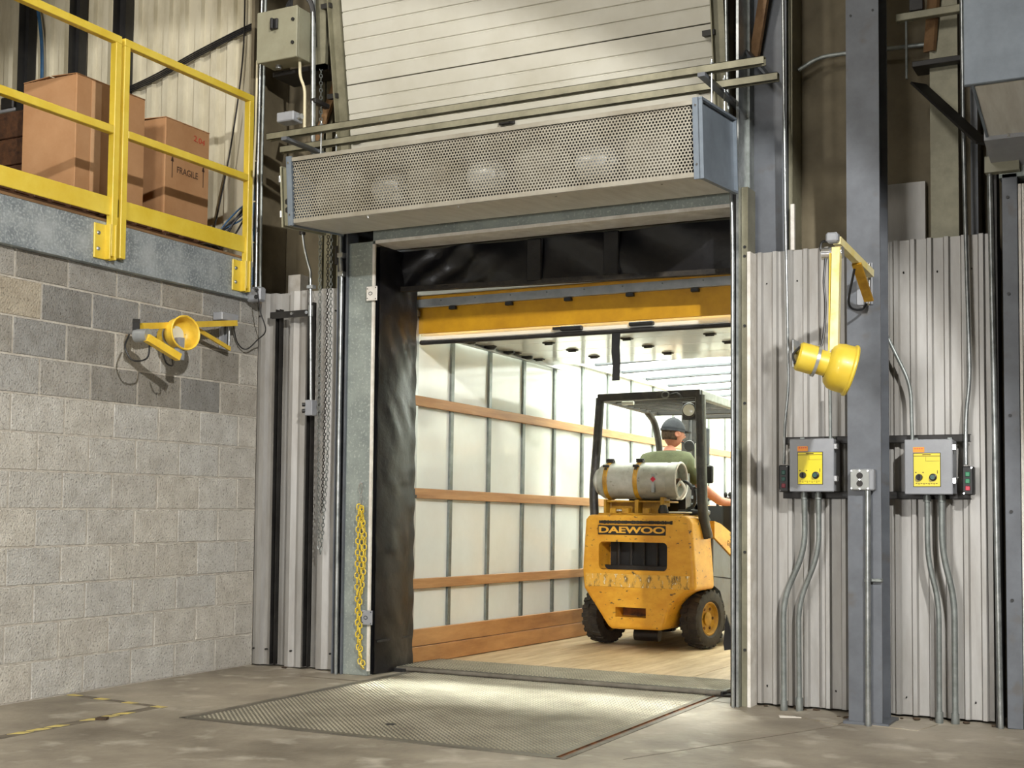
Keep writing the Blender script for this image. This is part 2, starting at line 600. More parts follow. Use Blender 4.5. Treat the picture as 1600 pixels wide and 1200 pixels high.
# upper left cream sheets (seen behind the railing)
xs = -5.2
k = 0
while xs < -0.02:
    x2 = min(xs + 0.90, -0.02)
    sh = MB().sheet(rib_profile(xs, x2 + 0.02, 0.235 - 0.002 * (k % 2), 0.150, 0.05, 0.012, 0.028, 0.03), 2.60, 7.2).build('ribbed_sheet', 'cream', wall_back)
    xs = x2
    k += 1
# roof and remaining walls, beyond the frame
struct(MB().box(-5.4, 12.2, -13.2, 0.5, 7.2, 7.4).build('ceiling', 'cream'))
struct(MB().box(-5.4, 12.2, -13.4, -13.0, -0.25, 7.2).build('wall_rear', 'brownwall'))
struct(MB().box(12.0, 12.2, -13.2, 0.5, -0.25, 7.2).build('wall_right', 'brownwall'))
struct(MB().box(-5.6, -5.2, -13.2, 0.34, -0.25, 7.2).build('wall_mezzanine', 'cream'))
struct(MB().box(-5.2, -0.2, -13.0, -9.0, 0, 7.2).build('wall_rear_left', 'brownwall'))


# lower ribbed wainscot sheets
def wainscot(x0, x1, off, z1=2.45, pitch=0.084, z0=0.012):
    o = MB().sheet(rib_profile(x0, x1, 0.015, pitch, 0.020, 0.008, 0.020, off), z0, z1, 0.0015).build('ribbed_sheet', 'sheet', wall_back)
    s_ = MB()
    x = x0 + off + 0.055
    while x < x1 - .01:
        for z in (0.10, 2.28):
            s_.cyl((x, 0.008, z + rnd.uniform(-.01, .01)), (x, 0.016, z), 0.004, 6)
        x += pitch * 2
    tag(s_.build('screw', 'darksteel', o), kind='stuff')
    # foot track and head girt behind the sheet
    return o


b = MB().box(-0.0, 0.70, 0.03, 0.25, 2.38, 2.43)
b.box(3.40, 4.62, 0.03, 0.25, 2.38, 2.43)
b.build('girt', 'greysteel', wall_back)
# left bay: three broad ribs with dark recesses
left_prof = [(-0.015, 0.0), (0.0, -0.02), (0.035, -0.035), (0.07, -0.035), (0.085, -0.01), (0.135, -0.012), (0.15, 0.02), (0.255, 0.02),
             (0.268, -0.03), (0.30, -0.035), (0.335, -0.02), (0.36, -0.03), (0.40, -0.03), (0.415, 0.02), (0.50, 0.02),
             (0.515, -0.03), (0.56, -0.035), (0.60, -0.012), (0.64, -0.014), (0.66, -0.03), (0.685, -0.03)]
MB().sheet(left_prof, 0.008, 2.45, 0.0015).build('ribbed_sheet', 'sheet', wall_back)
wainscot(3.375, 3.745, 0.02)
wainscot(3.742, 4.105, 0.02)
wainscot(4.103, 4.60, 0.018, 2.452)
b = MB()
for x in (0.02, 0.32, 0.63, 0.12):
    b.cyl((x, -0.04, 0.11), (x, -0.02, 0.11), 0.006, 8)
    b.cyl((x, -0.04, 2.30), (x, -0.02, 2.30), 0.005, 8)
tag(b.build('screw', 'darksteel', wall_back), kind='stuff')

# door frame of the dock opening -------------------------------------------------
dj = struct(MB().box(0.775, 0.955, -0.10, -0.06, 0.0, 2.71).build('door_1', 'galvjamb', bevel=.004))
dj['label'] = 'galvanized steel frame of the open dock doorway'
MB().box(0.955, 0.972, -0.105, -0.09, 0.03, 2.69).build('white_edge', 'whitetrim', dj)
MB().box(0.955, 3.30, -0.10, 0.14, 2.71, 2.775).build('head_frame', 'galvjamb', dj)
MB().box(0.975, 3.29, -0.105, 0.12, 2.692, 2.712).build('white_edge', 'whitetrim', dj)
MB().box(0.76, 3.33, -0.13, 0.26, 2.785, 2.88).build('head_channel', 'darksteel', dj)
MB().box(0.76, 3.33, -0.06, 0.26, 2.88, 3.02).build('head_plate', 'greysteel', dj)
# dark angle beside the jamb
b = MB().box(0.700, 0.708, -0.12, 0.06, 0, 2.80).box(0.700, 0.775, -0.05, -0.04, 0, 2.80).box(0.768, 0.776, -0.12, 0.0, 0, 2.80)
b.build('jamb_angle', 'greysteel', dj)
b = MB()
for z in (.16, .36, 0.9, 1.35, 1.75, 2.1, 2.45):
    b.cyl((.742, -.056, z), (.742, -.045, z), .009, 8)
tag(b.build('bolt', 'black', dj), kind='stuff')
# right jamb: edge strips
MB().box(3.285, 3.320, -0.11, 0.10, 0.0, 2.78).build('jamb_angle', 'darksteel', dj)
MB().box(3.322, 3.336, -0.13, 0.05, 0.0, 4.4).build('white_edge', 'conduit', dj)
MB().box(3.338, 3.374, -0.085, 0.05, 0.0, 2.80).build('jamb_strip', 'olive', dj)
MB().box(3.374, 3.392, -0.10, 0.02, 0.0, 2.44).build('white_edge', 'whitetrim', dj)
b = MB()
for z in (.30, .82, 1.62, 2.04, 2.42, 2.47):
    b.cyl((3.357, -.092, z), (3.357, -.08, z), .008, 8)
tag(b.build('bolt', 'black', dj), kind='stuff')
# floor joint strip in front of jamb
MB().box(0.62, 1.06, -0.33, -0.318, 0.0005, 0.003).build('joint', 'tapedark', dj)

# tall posts and channels above the right wainscot (door side steel)
ps = struct(MB().box(3.350, 3.512, 0.10, 0.25, 0, 7.2).build('wall_post', 'greysteel'))
MB().box(3.336, 3.352, 0.02, 0.22, 2.45, 4.6).build('flange', 'conduitdull', ps)
MB().box(3.530, 3.556, 0.03, 0.25, 2.45, 7.2).build('channel', 'greysteel', ps)
MB().box(3.560, 3.580, 0.06, 0.25, 2.45, 7.2).build('channel', 'olive', ps)
MB().box(3.585, 3.605, 0.0, 0.02, 2.45, 2.70).build('flange', 'whitetrim', ps)
# pale panel painting the lit part of the wall, posts in recess to the right of the column
MB().box(4.06, 4.255, 0.20, 0.262, 2.45, 2.80).build('patch', 'sheet', ps)
MB().box(4.30, 4.44, 0.10, 0.255, 2.45, 7.2).build('post', 'olive', ps)
MB().box(4.50, 4.535, 0.10, 0.255, 2.45, 7.2).build('post', 'greysteel', ps)

# left recess: girts, posts, diagonal timbers
pl = struct(MB().box(-0.02, 0.005, -0.13, 0.25, 2.46, 7.2).build('wall_corner_post', 'brownwall'))
MB().box(0.62, 0.70, -0.02, 0.25, 2.45, 7.2).build('post', 'olive', pl)
MB().box(0.33, 0.36, 0.18, 0.25, 2.45, 7.2).build('post', 'olive', pl)
MB().box(0.42, 0.47, 0.12, 0.25, 2.45, 7.2).build('post', 'olive', pl)
MB().box(0.10, 0.20, 0.16, 0.25, 2.45, 2.60).build('patch', 'whitetrim', pl)  # pale box drawn as the patch of light on the recess wall

# steel column
b = MB()
b.box(3.965, 4.128, -0.345, -0.332, 0, 7.2)
b.box(3.965, 4.128, -0.150, -0.137, 0, 7.2)
b.box(4.042, 4.052, -0.332, -0.150, 0, 7.2)
colm = struct(b.build('column', 'greysteel'))
MB().box(3.94, 4.16, -0.36, -0.11, 0, 0.014).build('base_plate', 'greysteel', colm)
b = MB()
for x, z in ((3.99, 3.55), (4.10, 3.56)):
    b.cyl((x, -.349, z), (x, -.344, z), .006, 8)
tag(b.build('bolt', 'black', colm), kind='stuff')

# right neighbour door frame
d2 = struct(MB().box(4.672, 4.745, -0.10, 0.06, 0.0, 2.72).build('door_2', 'greysteel', bevel=.003))
MB().box(4.62, 4.648, -0.10, 0.02, 0.0, 2.80).build('jamb_angle', 'darksteel', d2)
MB().box(4.749, 4.762, -0.11, -0.07, 0.0, 2.66).build('white_edge', 'whitetrim', d2)
MB().box(4.766, 4.776, -0.11, -0.07, 0.0, 2.66).build('white_edge', 'whitetrim', d2)
MB().box(4.66, 7.3, -0.10, 0.10, 2.70, 2.76).build('head_frame', 'galvjamb', d2)
MB().box(4.78, 7.2, -0.02, 0.10, 0.0, 2.70).build('vinyl_curtain', 'vinyl', d2)
b = MB()
for z in (.62, 1.05, 1.52, 2.12, 2.6):
    b.cyl((4.70, -.108, z), (4.70, -.098, z), .008, 8)
tag(b.build('bolt', 'black', d2), kind='stuff')
MB().box(4.60, 4.76, -0.16, -0.10, 2.72, 2.80).build('head_plate', 'oliveenc', d2)

# ================================================================== OVERHEAD DOOR (sectional, leaning back on its tracks)
od = thing('overhead_door', (0, 0, 3.20), 'white ribbed sectional overhead door raised above the dock opening', 'door',
           rot=(radians(8.6), 0, 0))
y0 = 0.03
zz = 0.0
secH = 0.555
for sct in range(3):
    prof = []
    z = sct * secH + 0.004
    n = 6
    P = [(y0, z)]
    st = (secH - .008) / n
    for k in range(n):
        zb = z + k * st
        if k:
            P += [(y0, zb - .006), (y0 + .007, zb - .002), (y0 + .007, zb + .002), (y0, zb + .006)]
    P.append((y0, z + secH - .008))
    P += [(y0 + .045, z + secH - .008), (y0 + .045, z)]
    MB().prism(P, 0.705, 3.165, 'X').build('door_section', 'door', od)
# hinges
b = MB()
for x in (1.90,):
    b.box(x - .04, x + .04, y0 - .035, y0, secH * 2 - .05, secH * 2 + .03, .004)
    b.cyl((x - .05, y0 - .03, secH * 2 - .01), (x + .05, y0 - .03, secH * 2 - .01), .012, 8)
b.build('hinge', 'darksteel', od)
b = MB()
b.box(1.80, 1.90, y0 - .03, y0, .16, .185, .003).box(1.82, 1.88, y0 - .045, y0 - .01, .165, .18)
b.build('latch', 'darksteel', od)
b = MB()
b.box(3.06, 3.16, y0 - .02, y0, .18, .21, .003).box(0.72, .78, y0 - .02, y0, .18, .21, .003)
b.build('latch', 'darksteel', od)
b = MB()
b.box(.700, 3.17, y0 - .006, y0 + .05, -.05, .0, .004)
b.build('bottom_seal', 'whitetrim', od)
# tracks
for x, sgn in ((0.668, 1), (3.205, -1)):
    t_ = MB().box(x - .035, x + .03, y0 - .02, y0 + .06, -.35, 1.75).box(x - .035, x - .028, y0 - .06, y0 + .06, -.35, 1.75)
    t_.build('track', 'olive', od)
    c_ = MB()
    for z in (.48, 1.05):
        c_.box(x - .09, x - .02, y0 - .05, y0, z, z + .03)
    c_.build('track_bracket', 'darksteel', od)

# ================================================================== STRUT BARS above the air curtain
for (yy, zz, x0, x1, lab) in ((-0.60, 3.295, 0.512, 3.62, 'olive steel strut bar across the door, front one of the pair'),
                              (-0.32, 3.300, 0.398, 3.61, 'olive steel strut bar across the door, rear one of the pair nearer the wall')):
    st_ = thing('strut_bar', (x0, yy, zz), lab, 'strut', 'strut bars over the dock door')
    b = MB()
    w, h, t = .041, .041, .003
    b.box(0, x1 - x0, -w / 2, -w / 2 + t, -h / 2, h / 2)
    b.box(0, x1 - x0, w / 2 - t, w / 2, -h / 2, h / 2)
    b.box(0, x1 - x0, -w / 2, w / 2, h / 2 - t, h / 2)
    b.box(0, x1 - x0, -w / 2, -w / 2 + .01, -h / 2, -h / 2 + t)
    b.box(0, x1 - x0, w / 2 - .01, w / 2, -h / 2, -h / 2 + t)
    b.build('channel', 'olive', st_)
    rx = (0.395, 2.83) if yy < -.5 else (0.42, 2.92)
    for x in rx:
        r_ = MB().cyl((x, 0, -.20), (x, 0, .05), .0045, 8)
        r_.build('threaded_rod', 'conduit', st_)
        n_ = MB().cyl((x, 0, .024), (x, 0, .034), .011, 6)
        n_.build('nut', 'conduit', st_)

# support arms from wall to bars
for x in (0.66, 3.30):
    sp = tag(MB().beam((x, .24, 3.27), (x, -.64, 3.262), .04, .02).build('support_arm', 'greysteel'),
             'short grey steel arm carrying the strut bars at their %s end' % ('left' if x < 1 else 'right'), 'bracket', 'arms under the strut bars')

# ================================================================== AIR CURTAIN
ac = thing('air_curtain', (0.80, -0.75, 2.705), 'long steel air curtain with perforated grille hung over the dock door', 'air curtain', rot=(radians(4.5), 0, 0))
W_, D_, H_ = 2.535, 0.545, 0.385
b = MB()
b.box(0.0, W_, 0.015, D_, 0, .004)                      # bottom (rear part: nozzle)
b.box(0.0, W_, D_ - .006, D_, .004, H_)
b.box(0.0, W_, 0.0, D_, H_ - .004, H_)
b.build('housing', 'brushed', ac)
b = MB()
b.box(0.03, W_ - .03, -0.004, 0.004, 0.0, 0.024)
b.box(0.03, W_ - .03, -0.004, 0.004, H_ - .024, H_)
b.build('grille_frame', 'perf', ac, bevel=.001)
# perforated sheet with real round holes
b = MB()
p = 0.0182
rh = p * .345
gx0, gx1, gz0, gz1 = 0.035, W_ - .03, 0.022, H_ - .022
nrow = int((gz1 - gz0) / (p * .866))
ncol = int((gx1 - gx0) / p)
R_ = p / sqrt(3)
for i in range(nrow):
    cz = gz0 + p * .5 + i * p * .866
    for j in range(ncol):
        cx = gx0 + p * .5 + (j + (.5 if i % 2 else 0)) * p
        vs = []
        for k in range(6):
            a = pi / 6 + k * pi / 3
            vs.append((cx + R_ * cos(a), 0, cz + R_ * sin(a)))
        for k in range(6):
            a = pi / 6 + k * pi / 3
            vs.append((cx + rh * cos(a), 0, cz + rh * sin(a)))
        b.add(vs, [(k, (k + 1) % 6, 6 + (k + 1) % 6, 6 + k) for k in range(6)])
b.build('perforated_grille', 'perf', ac, fix=False)
b = MB().box(0.0, W_, D_ - .02, D_ - .01, .01, H_ - .01)
b.build('inner_liner', 'darksteel', ac)
for k, x in enumerate((0.22, 0.56, 0.86, 1.20, 1.55, 1.87, 2.20)):
    if k % 2 == 0:
        f_ = MB()
        f_.lathe([(0, 0), (.125, 0), (.135, .01), (.135, .24), (.125, .25), (0, .25)], (x - .12, .25, .18), (1, 0, 0), 24)
        f_.build('fan_drum', 'graymotor', ac)
    else:
        f_ = MB()
        f_.lathe([(0, -.02), (.02, -.02), (.02, 0), (.075, .01), (.08, .03), (.08, .17), (.07, .19), (.02, .20), (.02, .22), (0, .22)], (x - .1, .24, .18), (1, 0, 0), 20)
        f_.build('fan_motor', 'alu', ac)
for x0, x1 in ((-.004, .030), (W_ - .030, W_ + .004)):
    e_ = MB()
    e_.box(x0, x1, -.010, .004, -.012, H_ + .008)
    e_.build('end_flange', 'bluegrey', ac)
e_ = MB().box(W_ - .002, W_ + .002, -.01, D_ + .01, -.012, H_ + .008)
e_.box(W_, W_ + .022, -.01, D_ + .01, H_ - .004, H_ + .008)
e_.box(W_, W_ + .022, -.01, D_ + .01, -.012, .0)
e_.box(W_, W_ + .022, D_ - .002, D_ + .01, 0, H_)
e_.box(W_, W_ + .022, -.01, .002, 0, H_)
e_.build('end_plate', 'bluegrey', ac)
e_ = MB().box(-.006, -.002, -.01, D_ + .01, -.012, H_ + .008)
e_.build('end_plate', 'bluegrey', ac)
# control box on the left end, hinged
e_ = MB().box(-.115, -.008, .10, D_ - .03, .01, H_ - .03, .003)
cb = e_.build('control_box', 'oliveenc', ac)
e_ = MB().box(-.13, -.115, .09, D_ - .02, .0, H_ - .02, .002)
lid = e_.build('lid', 'oliveenc', cb)
for z in (.06, .27):
    MB().box(-.14, -.126, .085, .11, z, z + .04, .002).build('clasp', 'alu', cb)
e_ = MB()
for z in (.085, .035):
    e_.cyl((-.06, .10, z + .06), (-.06, .06, z + .06), .014, 10)
    e_.cyl((-.06, .075, z + .06), (-.06, .066, z + .06), .022, 6)
e_.build('cable_gland', 'darksteel', cb)
e_ = MB()
for x, z in ((.012, .05), (.012, H_ - .03), (W_ - .012, .06), (W_ - .012, H_ - .03)):
    e_.cyl((x, -.016, z), (x, -.008, z), .006, 8)
for x in (.5, 1.1, 1.7, 2.3):
    e_.cyl((x, .08, -.004), (x, .08, .002), .006, 8)
tag(e_.build('screw', 'chrome', ac), kind='stuff')
# conduit leaving the curtain's underside
acx = tag(MB().tube(fil([(0.87, -.30, 2.70), (0.86, -.28, 2.62), (0.76, -.20, 2.50), (0.50, -.13, 2.52)], .06), .010).build('conduit', 'conduitdull'), None)
bpy.data.objects.remove(acx)
cd = thing('conduit', (0.49, -.12, 0), 'thin grey conduit dropping from left end of air curtain to a small switch box', 'conduit')
MB().tube(fil([(-.055, -.02, 2.80), (-.052, 0, 2.70), (-.02, 0, 2.60), (.0, 0, 2.55), (.005, 0, 2.28), (.02, 0, 1.72)], .08, 6), .0095).build('pipe', 'conduit', cd)
MB().lathe([(0, 0), (.02, 0), (.02, .02), (.014, .03), (0, .03)], (-.055, -.02, 2.79), (0, 0, 1), 12).build('fitting', 'darksteel', cd)
MB().box(-.016, .03, -.016, .02, 2.44, 2.46).build('clamp', 'alu', cd)
MB().cyl((.005, 0, 2.26), (.005, 0, 2.33), .016, 12).build('fitting', 'conduit', cd)
MB().box(-.005, .05, -.03, .03, 1.62, 1.72, .004).build('switch_box', 'boxgrey', cd)
MB().cyl((-.004, -.02, 1.69), (-.024, -.03, 1.69), .013, 10).build('knob', 'black', cd)
MB().cyl((-.004, -.02, 1.65), (-.024, -.03, 1.65), .013, 10).build('knob', 'black', cd)

# ================================================================== LEFT SIDE STEEL AND CONDUITS
for (x, z1, lab) in ((0.200, 2.33, 'dark slotted strut standing on the left ribbed bay, nearer the block wall'),
                     (0.462, 2.36, 'dark slotted strut standing on the left ribbed bay, nearer the doorway')):
    o = MB().box(x - .018, x - .014, -.075, -.035, .02, z1).box(x + .014, x + .018, -.075, -.035, .02, z1).box(x - .018, x + .018, -.040, -.035, .02, z1).build('slotted_strut', 'darksteel')
    tag(o, lab, 'strut', 'vertical struts on the left bay')
o = MB().box(.15, .49, -.095, -.078, 2.27, 2.31, .002).box(.17, .49, -.10, -.095, 2.265, 2.272).build('crosspiece', 'darksteel')
tag(o, 'short dark horizontal channel bolted across the two struts of the left bay', 'bracket')
MB().cyl((.33, -.104, 2.29), (.33, -.094, 2.29), .01, 8).build('bolt', 'chrome', o)
MB().cyl((.45, -.104, 2.29), (.45, -.094, 2.29), .012, 8).build('bolt', 'chrome', o)


def chain(name, mname, pts, link, wire, parent=None, twist=0.0):
    """chain of oval links along a polyline"""
    P = [Vector(p) for p in pts]
    seg = []
    for a, c in zip(P[:-1], P[1:]):
        L_ = (c - a).length
        n = max(1, int(L_ / (link * .78)))
        for i in range(n):
            seg.append((a.lerp(c, (i + .5) / n), (c - a).normalized()))
    bb = MB()
    for i, (c, d) in enumerate(seg):
        side = d.cross(Vector((0, 1, 0)))
        if side.length < .1: side = d.cross(Vector((1, 0, 0)))
        side.normalize()
        o2 = d.cross(side)
        a = (pi / 4 if i % 2 else -pi / 4) + twist
        sd = side * cos(a) + o2 * sin(a)
        path = []
        hl, hw = link / 2 - wire, link * .30
        for k in range(10):
            t = 2 * pi * k / 10
            u = cos(t); w = sin(t)
            path.append(c + d * (hl * (abs(u) ** .6) * (1 if u > 0 else -1)) + sd * (hw * w))
        bb.tube(path, wire, 4, closed=True)
    return bb.build(name, mname, parent, fix=False)


ch1 = chain('hoist_chain', 'conduitdull', [(.535, -.12, 4.45), (.560, -.12, 3.0), (.580, -.12, 1.2), (.59, -.12, .80), (.605, -.12, .74), (.615, -.12, .84), (.630, -.10, 1.3), (.640, -.10, 2.0), (.635, -.10, 2.78)], .030, .0030)
tag(ch1, 'long loop of grey hand chain hanging down the left ribbed bay', 'chain')
ch2 = chain('hoist_chain', 'darksteel', [(.603, -.09, 2.78), (.606, -.09, 1.9), (.596, -.10, 1.0)], .026, .0026)
tag(ch2, 'thin dark hand chain beside the long grey chain loop on the left bay', 'chain')
ch3 = chain('hoist_chain', 'conduitdull', [(.485, -.10, 3.38), (.470, -.10, 4.5)], .028, .0028)
tag(ch3, 'grey chain running up behind the olive control enclosure, left of the tall conduit', 'chain')

cdt = thing('conduit', (.72, -.12, 0), 'tall bright conduit running down beside the left door jamb to the floor', 'conduit')
MB().tube(fil([(0.0, 0, 2.83), (.002, 0, 2.62), (.012, 0, 2.50), (.012, 0, 1.5), (.018, 0, 0)], .08), .013).build('pipe', 'conduit', cdt)
MB().box(-.006, .034, -.02, .03, 2.50, 2.53, .003).build('clamp', 'alu', cdt)
MB().box(-.012, .030, -.02, .03, 2.62, 2.65, .003).build('clamp', 'alu', cdt)
MB().box(-.045, -.012, .0, .04, 2.58, 2.70, .004).build('junction_box', 'darksteel', cdt)

cdt = thing('conduit', (.55, -.10, 3.32), 'tall bright conduit above the strut bars running up past the olive enclosure', 'conduit')
MB().tube(fil([(.015, -.12, -.10), (.0, -.10, 0.2), (-.045, -.06, 1.05), (-.045, -.06, 2.2)], .1), .016).build('pipe', 'conduit', cdt)
MB().box(-.02, .02, -.11, .05, .30, .33, .003).build('clamp', 'darksteel', cdt)
MB().box(-.06, .07, -.40, -.30, .10, .16, .006).build('junction_box', 'boxgrey', cdt)
MB().cyl((.07, -.35, .13), (.10, -.35, .13), .018, 10).build('fitting', 'alu', cdt)

# twin conduits at the corner with outlet box
cdt = thing('conduit_pair', (0.085, -.14, 2.46), 'pair of slim conduits rising in the corner above the plug box', 'conduit')
MB().tube([(-.018, 0, 0), (-.022, 0, .8), (-.02, .03, 4)], .0095).build('pipe', 'conduit', cdt)
MB().tube([(.018, 0, 0), (.010, 0, .8), (.005, .03, 4)], .0095).build('pipe', 'conduitdull', cdt)
pb = thing('plug_box', (0.085, -.16, 2.375), 'small grey outlet box with a black plug, in the corner under the conduit pair', 'outlet box')
MB().box(-.06, .055, -.03, .04, 0, .095, .012).build('housing', 'boxgrey', pb)
MB().cyl((.03, -.032, .025), (.03, -.04, .025), .014, 12).build('socket', 'black', pb)
MB().cyl((.03, -.03, .07), (.055, -.075, .068), .014, 10).build('plug', 'black', pb)

# power cord from plug box to the left dock light
cord = MB().tube(curve([(.14, -.235, 2.443), (.17, -.25, 2.42), (.17, -.22, 2.30), (.185, -.18, 2.18), (.12, -.18, 2.12), (.045, -.20, 2.06), (.02, -.26, 2.10), (.05, -.35, 2.22), (.045, -.40, 2.245)], 6), .0042, 8).build('power_cord', 'black')
tag(cord, 'black power cord looping from the corner plug box to the wall dock light', 'cord')

# ================================================================== CABLES upper left
bc = thing('cable_bundle', (0.03, -.10, 2.5), 'bundle of blue data cables tied up along the corner beside the yellow railing', 'cables')
for k in range(6):
    dx = .012 * cos(k * 1.05); dy = .012 * sin(k * 1.05)
    MB().tube(curve([(-.035 + dx, dy, .0), (-.045 + dx * 1.4, dy, .25), (-.012 + dx, dy, .5), (-.018 + dx * 1.3, dy, .8), (.02 + dx, dy, 1.2), (.028 + dx, dy, 1.5)], 5), .0065, 6).build('cable', 'blue' if k < 5 else 'black', bc)
for k, (x, z) in enumerate(((-.015, .55), (-.012, .82), (.02, 1.18), (-.04, .28))):
    MB().cyl((x, 0, z), (x, 0, z + .008), .024, 10).build('cable_tie', 'cablewhite', bc)
MB().tube(curve([(.03, -.0, 1.6), (.03, 0, 1.0), (.0, -.0, .6), (.01, 0, .1)], 5), .008, 8).build('cable', 'cablewhite', bc)
MB().tube(curve([(-.005, -.02, 1.5), (-.008, -.02, 1.0), (-.025, -.02, .5), (-.03, -.0, .1)], 5), .008, 8).build('cable', 'cablewhite', bc)

kb = thing('cable_coil', (-.12, -.10, 2.66), 'loose tangle of dark cables lying on the mezzanine edge behind the toe board', 'cables')
for k in range(8):
    q = lambda a_: rnd.uniform(-a_, a_)
    MB().tube(curve([(.10 + q(.01), .0, .34 + .012 * k), (.04 + q(.03), -.03, .31 + q(.05)), (-.06 + q(.05), -.10 + q(.04), .16 + q(.05)), (-.05 + q(.05), -.22 + q(.05), .03 + .004 * k), (.06 + q(.03), -.30 + q(.06), .03 + .005 * k), (.10, -.46 + q(.05), .02)], 5), .006, 6).build('cable', 'black' if k % 4 else 'blue', kb)
mc = thing('cable_run', (-.3, .18, 4.08), 'dark cable run sagging along the upper cream wall to the olive enclosure', 'cables')
for k in range(4):
    MB().tube(curve([(.50, -.02, .27 + .012 * k), (.12, 0, .30 + .012 * k), (-.4, .0, .18 + .014 * k), (-.9, 0, .04 + .014 * k), (-1.3, 0, -.02 + .01 * k), (-1.9, 0, -.06), (-2.6, 0, -.08)], 6), .006, 6).build('cable', 'black' if k != 2 else 'darksteel', mc)
MB().box(-1.25, -1.02, -.06, .0, -.10, -.05, .004).build('splice_box', 'darksteel', mc)
tc_ = tag(MB().tube(curve([(-.33, .17, 4.7), (-.34, .17, 4.15), (-.42, .15, 3.5), (-.52, .1, 2.9), (-.55, .05, 2.68)], 5), .006, 6).build('hanging_cable', 'darksteel'),
          'single thin dark cable hanging down the cream wall right of the fragile carton', 'cable')
bl2 = tag(MB().tube(curve([(-2.38, .16, 5.0), (-2.30, .16, 4.6), (-2.28, .15, 4.2), (-2.30, .10, 3.9)], 5), .014, 6).build('hanging_cable', 'blue'),
          'blue cable hanging beside the leftmost dark post on the cream wall', 'cable')
# dark posts before the cream wall
for k, (x, w) in enumerate(((-2.42, .042), (-1.885, .042), (-1.43, .068))):
    o = MB().box(x - w / 2, x + w / 2, .12, .20, 2.67, 7.1).box(x - w / 2 - .0, x - w / 2 + .01, .06, .20, 2.67, 7.1).build('wall_stud_post', 'black')
    tag(struct(o))
gb = thing('fire_strobe', (-2.62, .12, 4.10), 'grey box fixture on the cream wall behind the big carton, at the left edge', 'box')
MB().box(-.07, .07, 0, .08, 0, .10, .01).build('housing', 'darksteel', gb)
MB().box(-.12, .12, -.02, .08, -.03, -.005, .004).build('shelf', 'boxgrey', gb)
gb.name = 'wall_box'

# ================================================================== OLIVE CONTROL ENCLOSURE (top left)
eb = thing('control_enclosure', (0.165, -.30, 3.905), 'olive-grey electrical enclosure with black rotary switch, high beside the overhead door', 'enclosure')
MB().box(.012, .32, .018, .17, .0, .325, .003).build('housing', 'oliveenc', eb)
MB().box(0, .322, -.004, .018, -.005, .33, .004).build('door', 'oliveenc', eb)
sw = MB().box(.115, .175, -.02, -.004, .195, .265, .004).build('switch_plate', 'black', eb)
MB().box(.135, .155, -.045, -.02, .19, .262, .005).build('switch_handle', 'black', sw)
for z in (.09, .24):
    MB().cyl((.292, -.005, z), (.292, -.014, z), .011, 10).build('latch', 'black', eb)
MB().tube(fil([(.27, .10, .0), (.275, .10, -.10), (.315, .10, -.18), (.318, .10, -.48)], .06), .010).build('conduit_drop', 'cablewhite', eb)
MB().cyl((.10, .10, 0), (.10, .10, -.02), .02, 10).build('fitting', 'alu', eb)
for k in range(3):
    MB().tube(curve([(.16 + .02 * k, .10, .32), (.165 + .02 * k, .1, .40 + .02 * k), (.25 + .015 * k, .1, .44 + .01 * k), (.335 + .01 * k, .12, .36), (.335 + .012 * k, .15, .1)], 5), .008, 6).build('cable', 'black', eb)
MB().box(.0, .42, .17, .40, -.04, -.01).build('shelf_bracket', 'darksteel', eb)
MB().box(.33, .42, .17, .20, -.04, .5).build('back_channel', 'olive', eb)

# diagonal timbers in the door gap
for (p, q, w, lab) in (((.30, .14, 3.42), (.66, .02, 4.02), .07, 'pale timber brace leaning in the gap left of the overhead door'),
                       ((3.36, .06, 3.52), (3.48, .02, 4.15), .06, 'brown timber brace leaning in the gap right of the overhead door')):
    tag(MB().beam(p, q, .02, w, (0, 0, 1)).build('timber_brace', 'plywood'), lab, 'timber')
o = tag(MB().beam((.10, .1, 3.53), (.30, -.12, 3.45), .05, .012).build('loose_angle', 'bluegrey'), 'loose bluish steel angle lying on the left end of the strut bars', 'bracket')
o = tag(MB().beam((3.28, .04, 3.66), (3.50, -.05, 3.38), .05, .012).build('loose_angle', 'greysteel'), 'slanted steel angle behind the right end of the strut bars', 'bracket')

# ================================================================== MEZZANINE RAILING
def rail_section(y0, y1, lab, last=False):
    """square tube guard section on the mezzanine edge; y0 nearer the camera"""
    t = .045
    r_ = thing('guard_rail', (0.055, y1, 2.43), lab, 'railing', 'yellow guard rail sections on the mezzanine')
    L_ = y0 - y1                     # negative
    MB().box(-t / 2, t / 2, L_ + .0, 0, 1.255, 1.30, .003).build('top_rail', 'yellow', r_)
    MB().box(-t / 2, t / 2, L_ + t, -t, .725, .770, .003).build('mid_rail', 'yellow', r_)
    MB().box(-.006, .006, L_ + .0, -t, .255, .36, .002).build('toe_board', 'yellow', r_)
    for yy in ((-t / 2,) if last else (-t / 2,)):
        MB().box(-t / 2, t / 2, yy - t / 2, yy + t / 2, .02, 1.256, .003).build('post', 'yellow', r_)
    MB().box(-t / 2, t / 2, L_, L_ + t, .02, 1.256, .003).build('post', 'yellow', r_)
    yb = -t / 2
    pairs = [yb] + ([L_ + t / 2] if last else [])
    for yy in pairs:
        if last and yy != yb:
            continue
        p_ = MB().box(-.025, -.014, yy - .115, yy + .012, .0, .20, .003).box(-.025, .026, yy - .038, yy - .026, .0, .20, .002).box(-.02, .03, yy + .0, yy + .012, 0, .2, .002)
        pl_ = p_.build('base_plate', 'yellow', r_)
        for z in (.055, .145):
            MB().lathe([(0, .008), (.008, .008), (.013, 0)], (-.0145, yy - .085, z), (1, 0, 0), 10).build('bolt', 'conduit', pl_)
    return r_


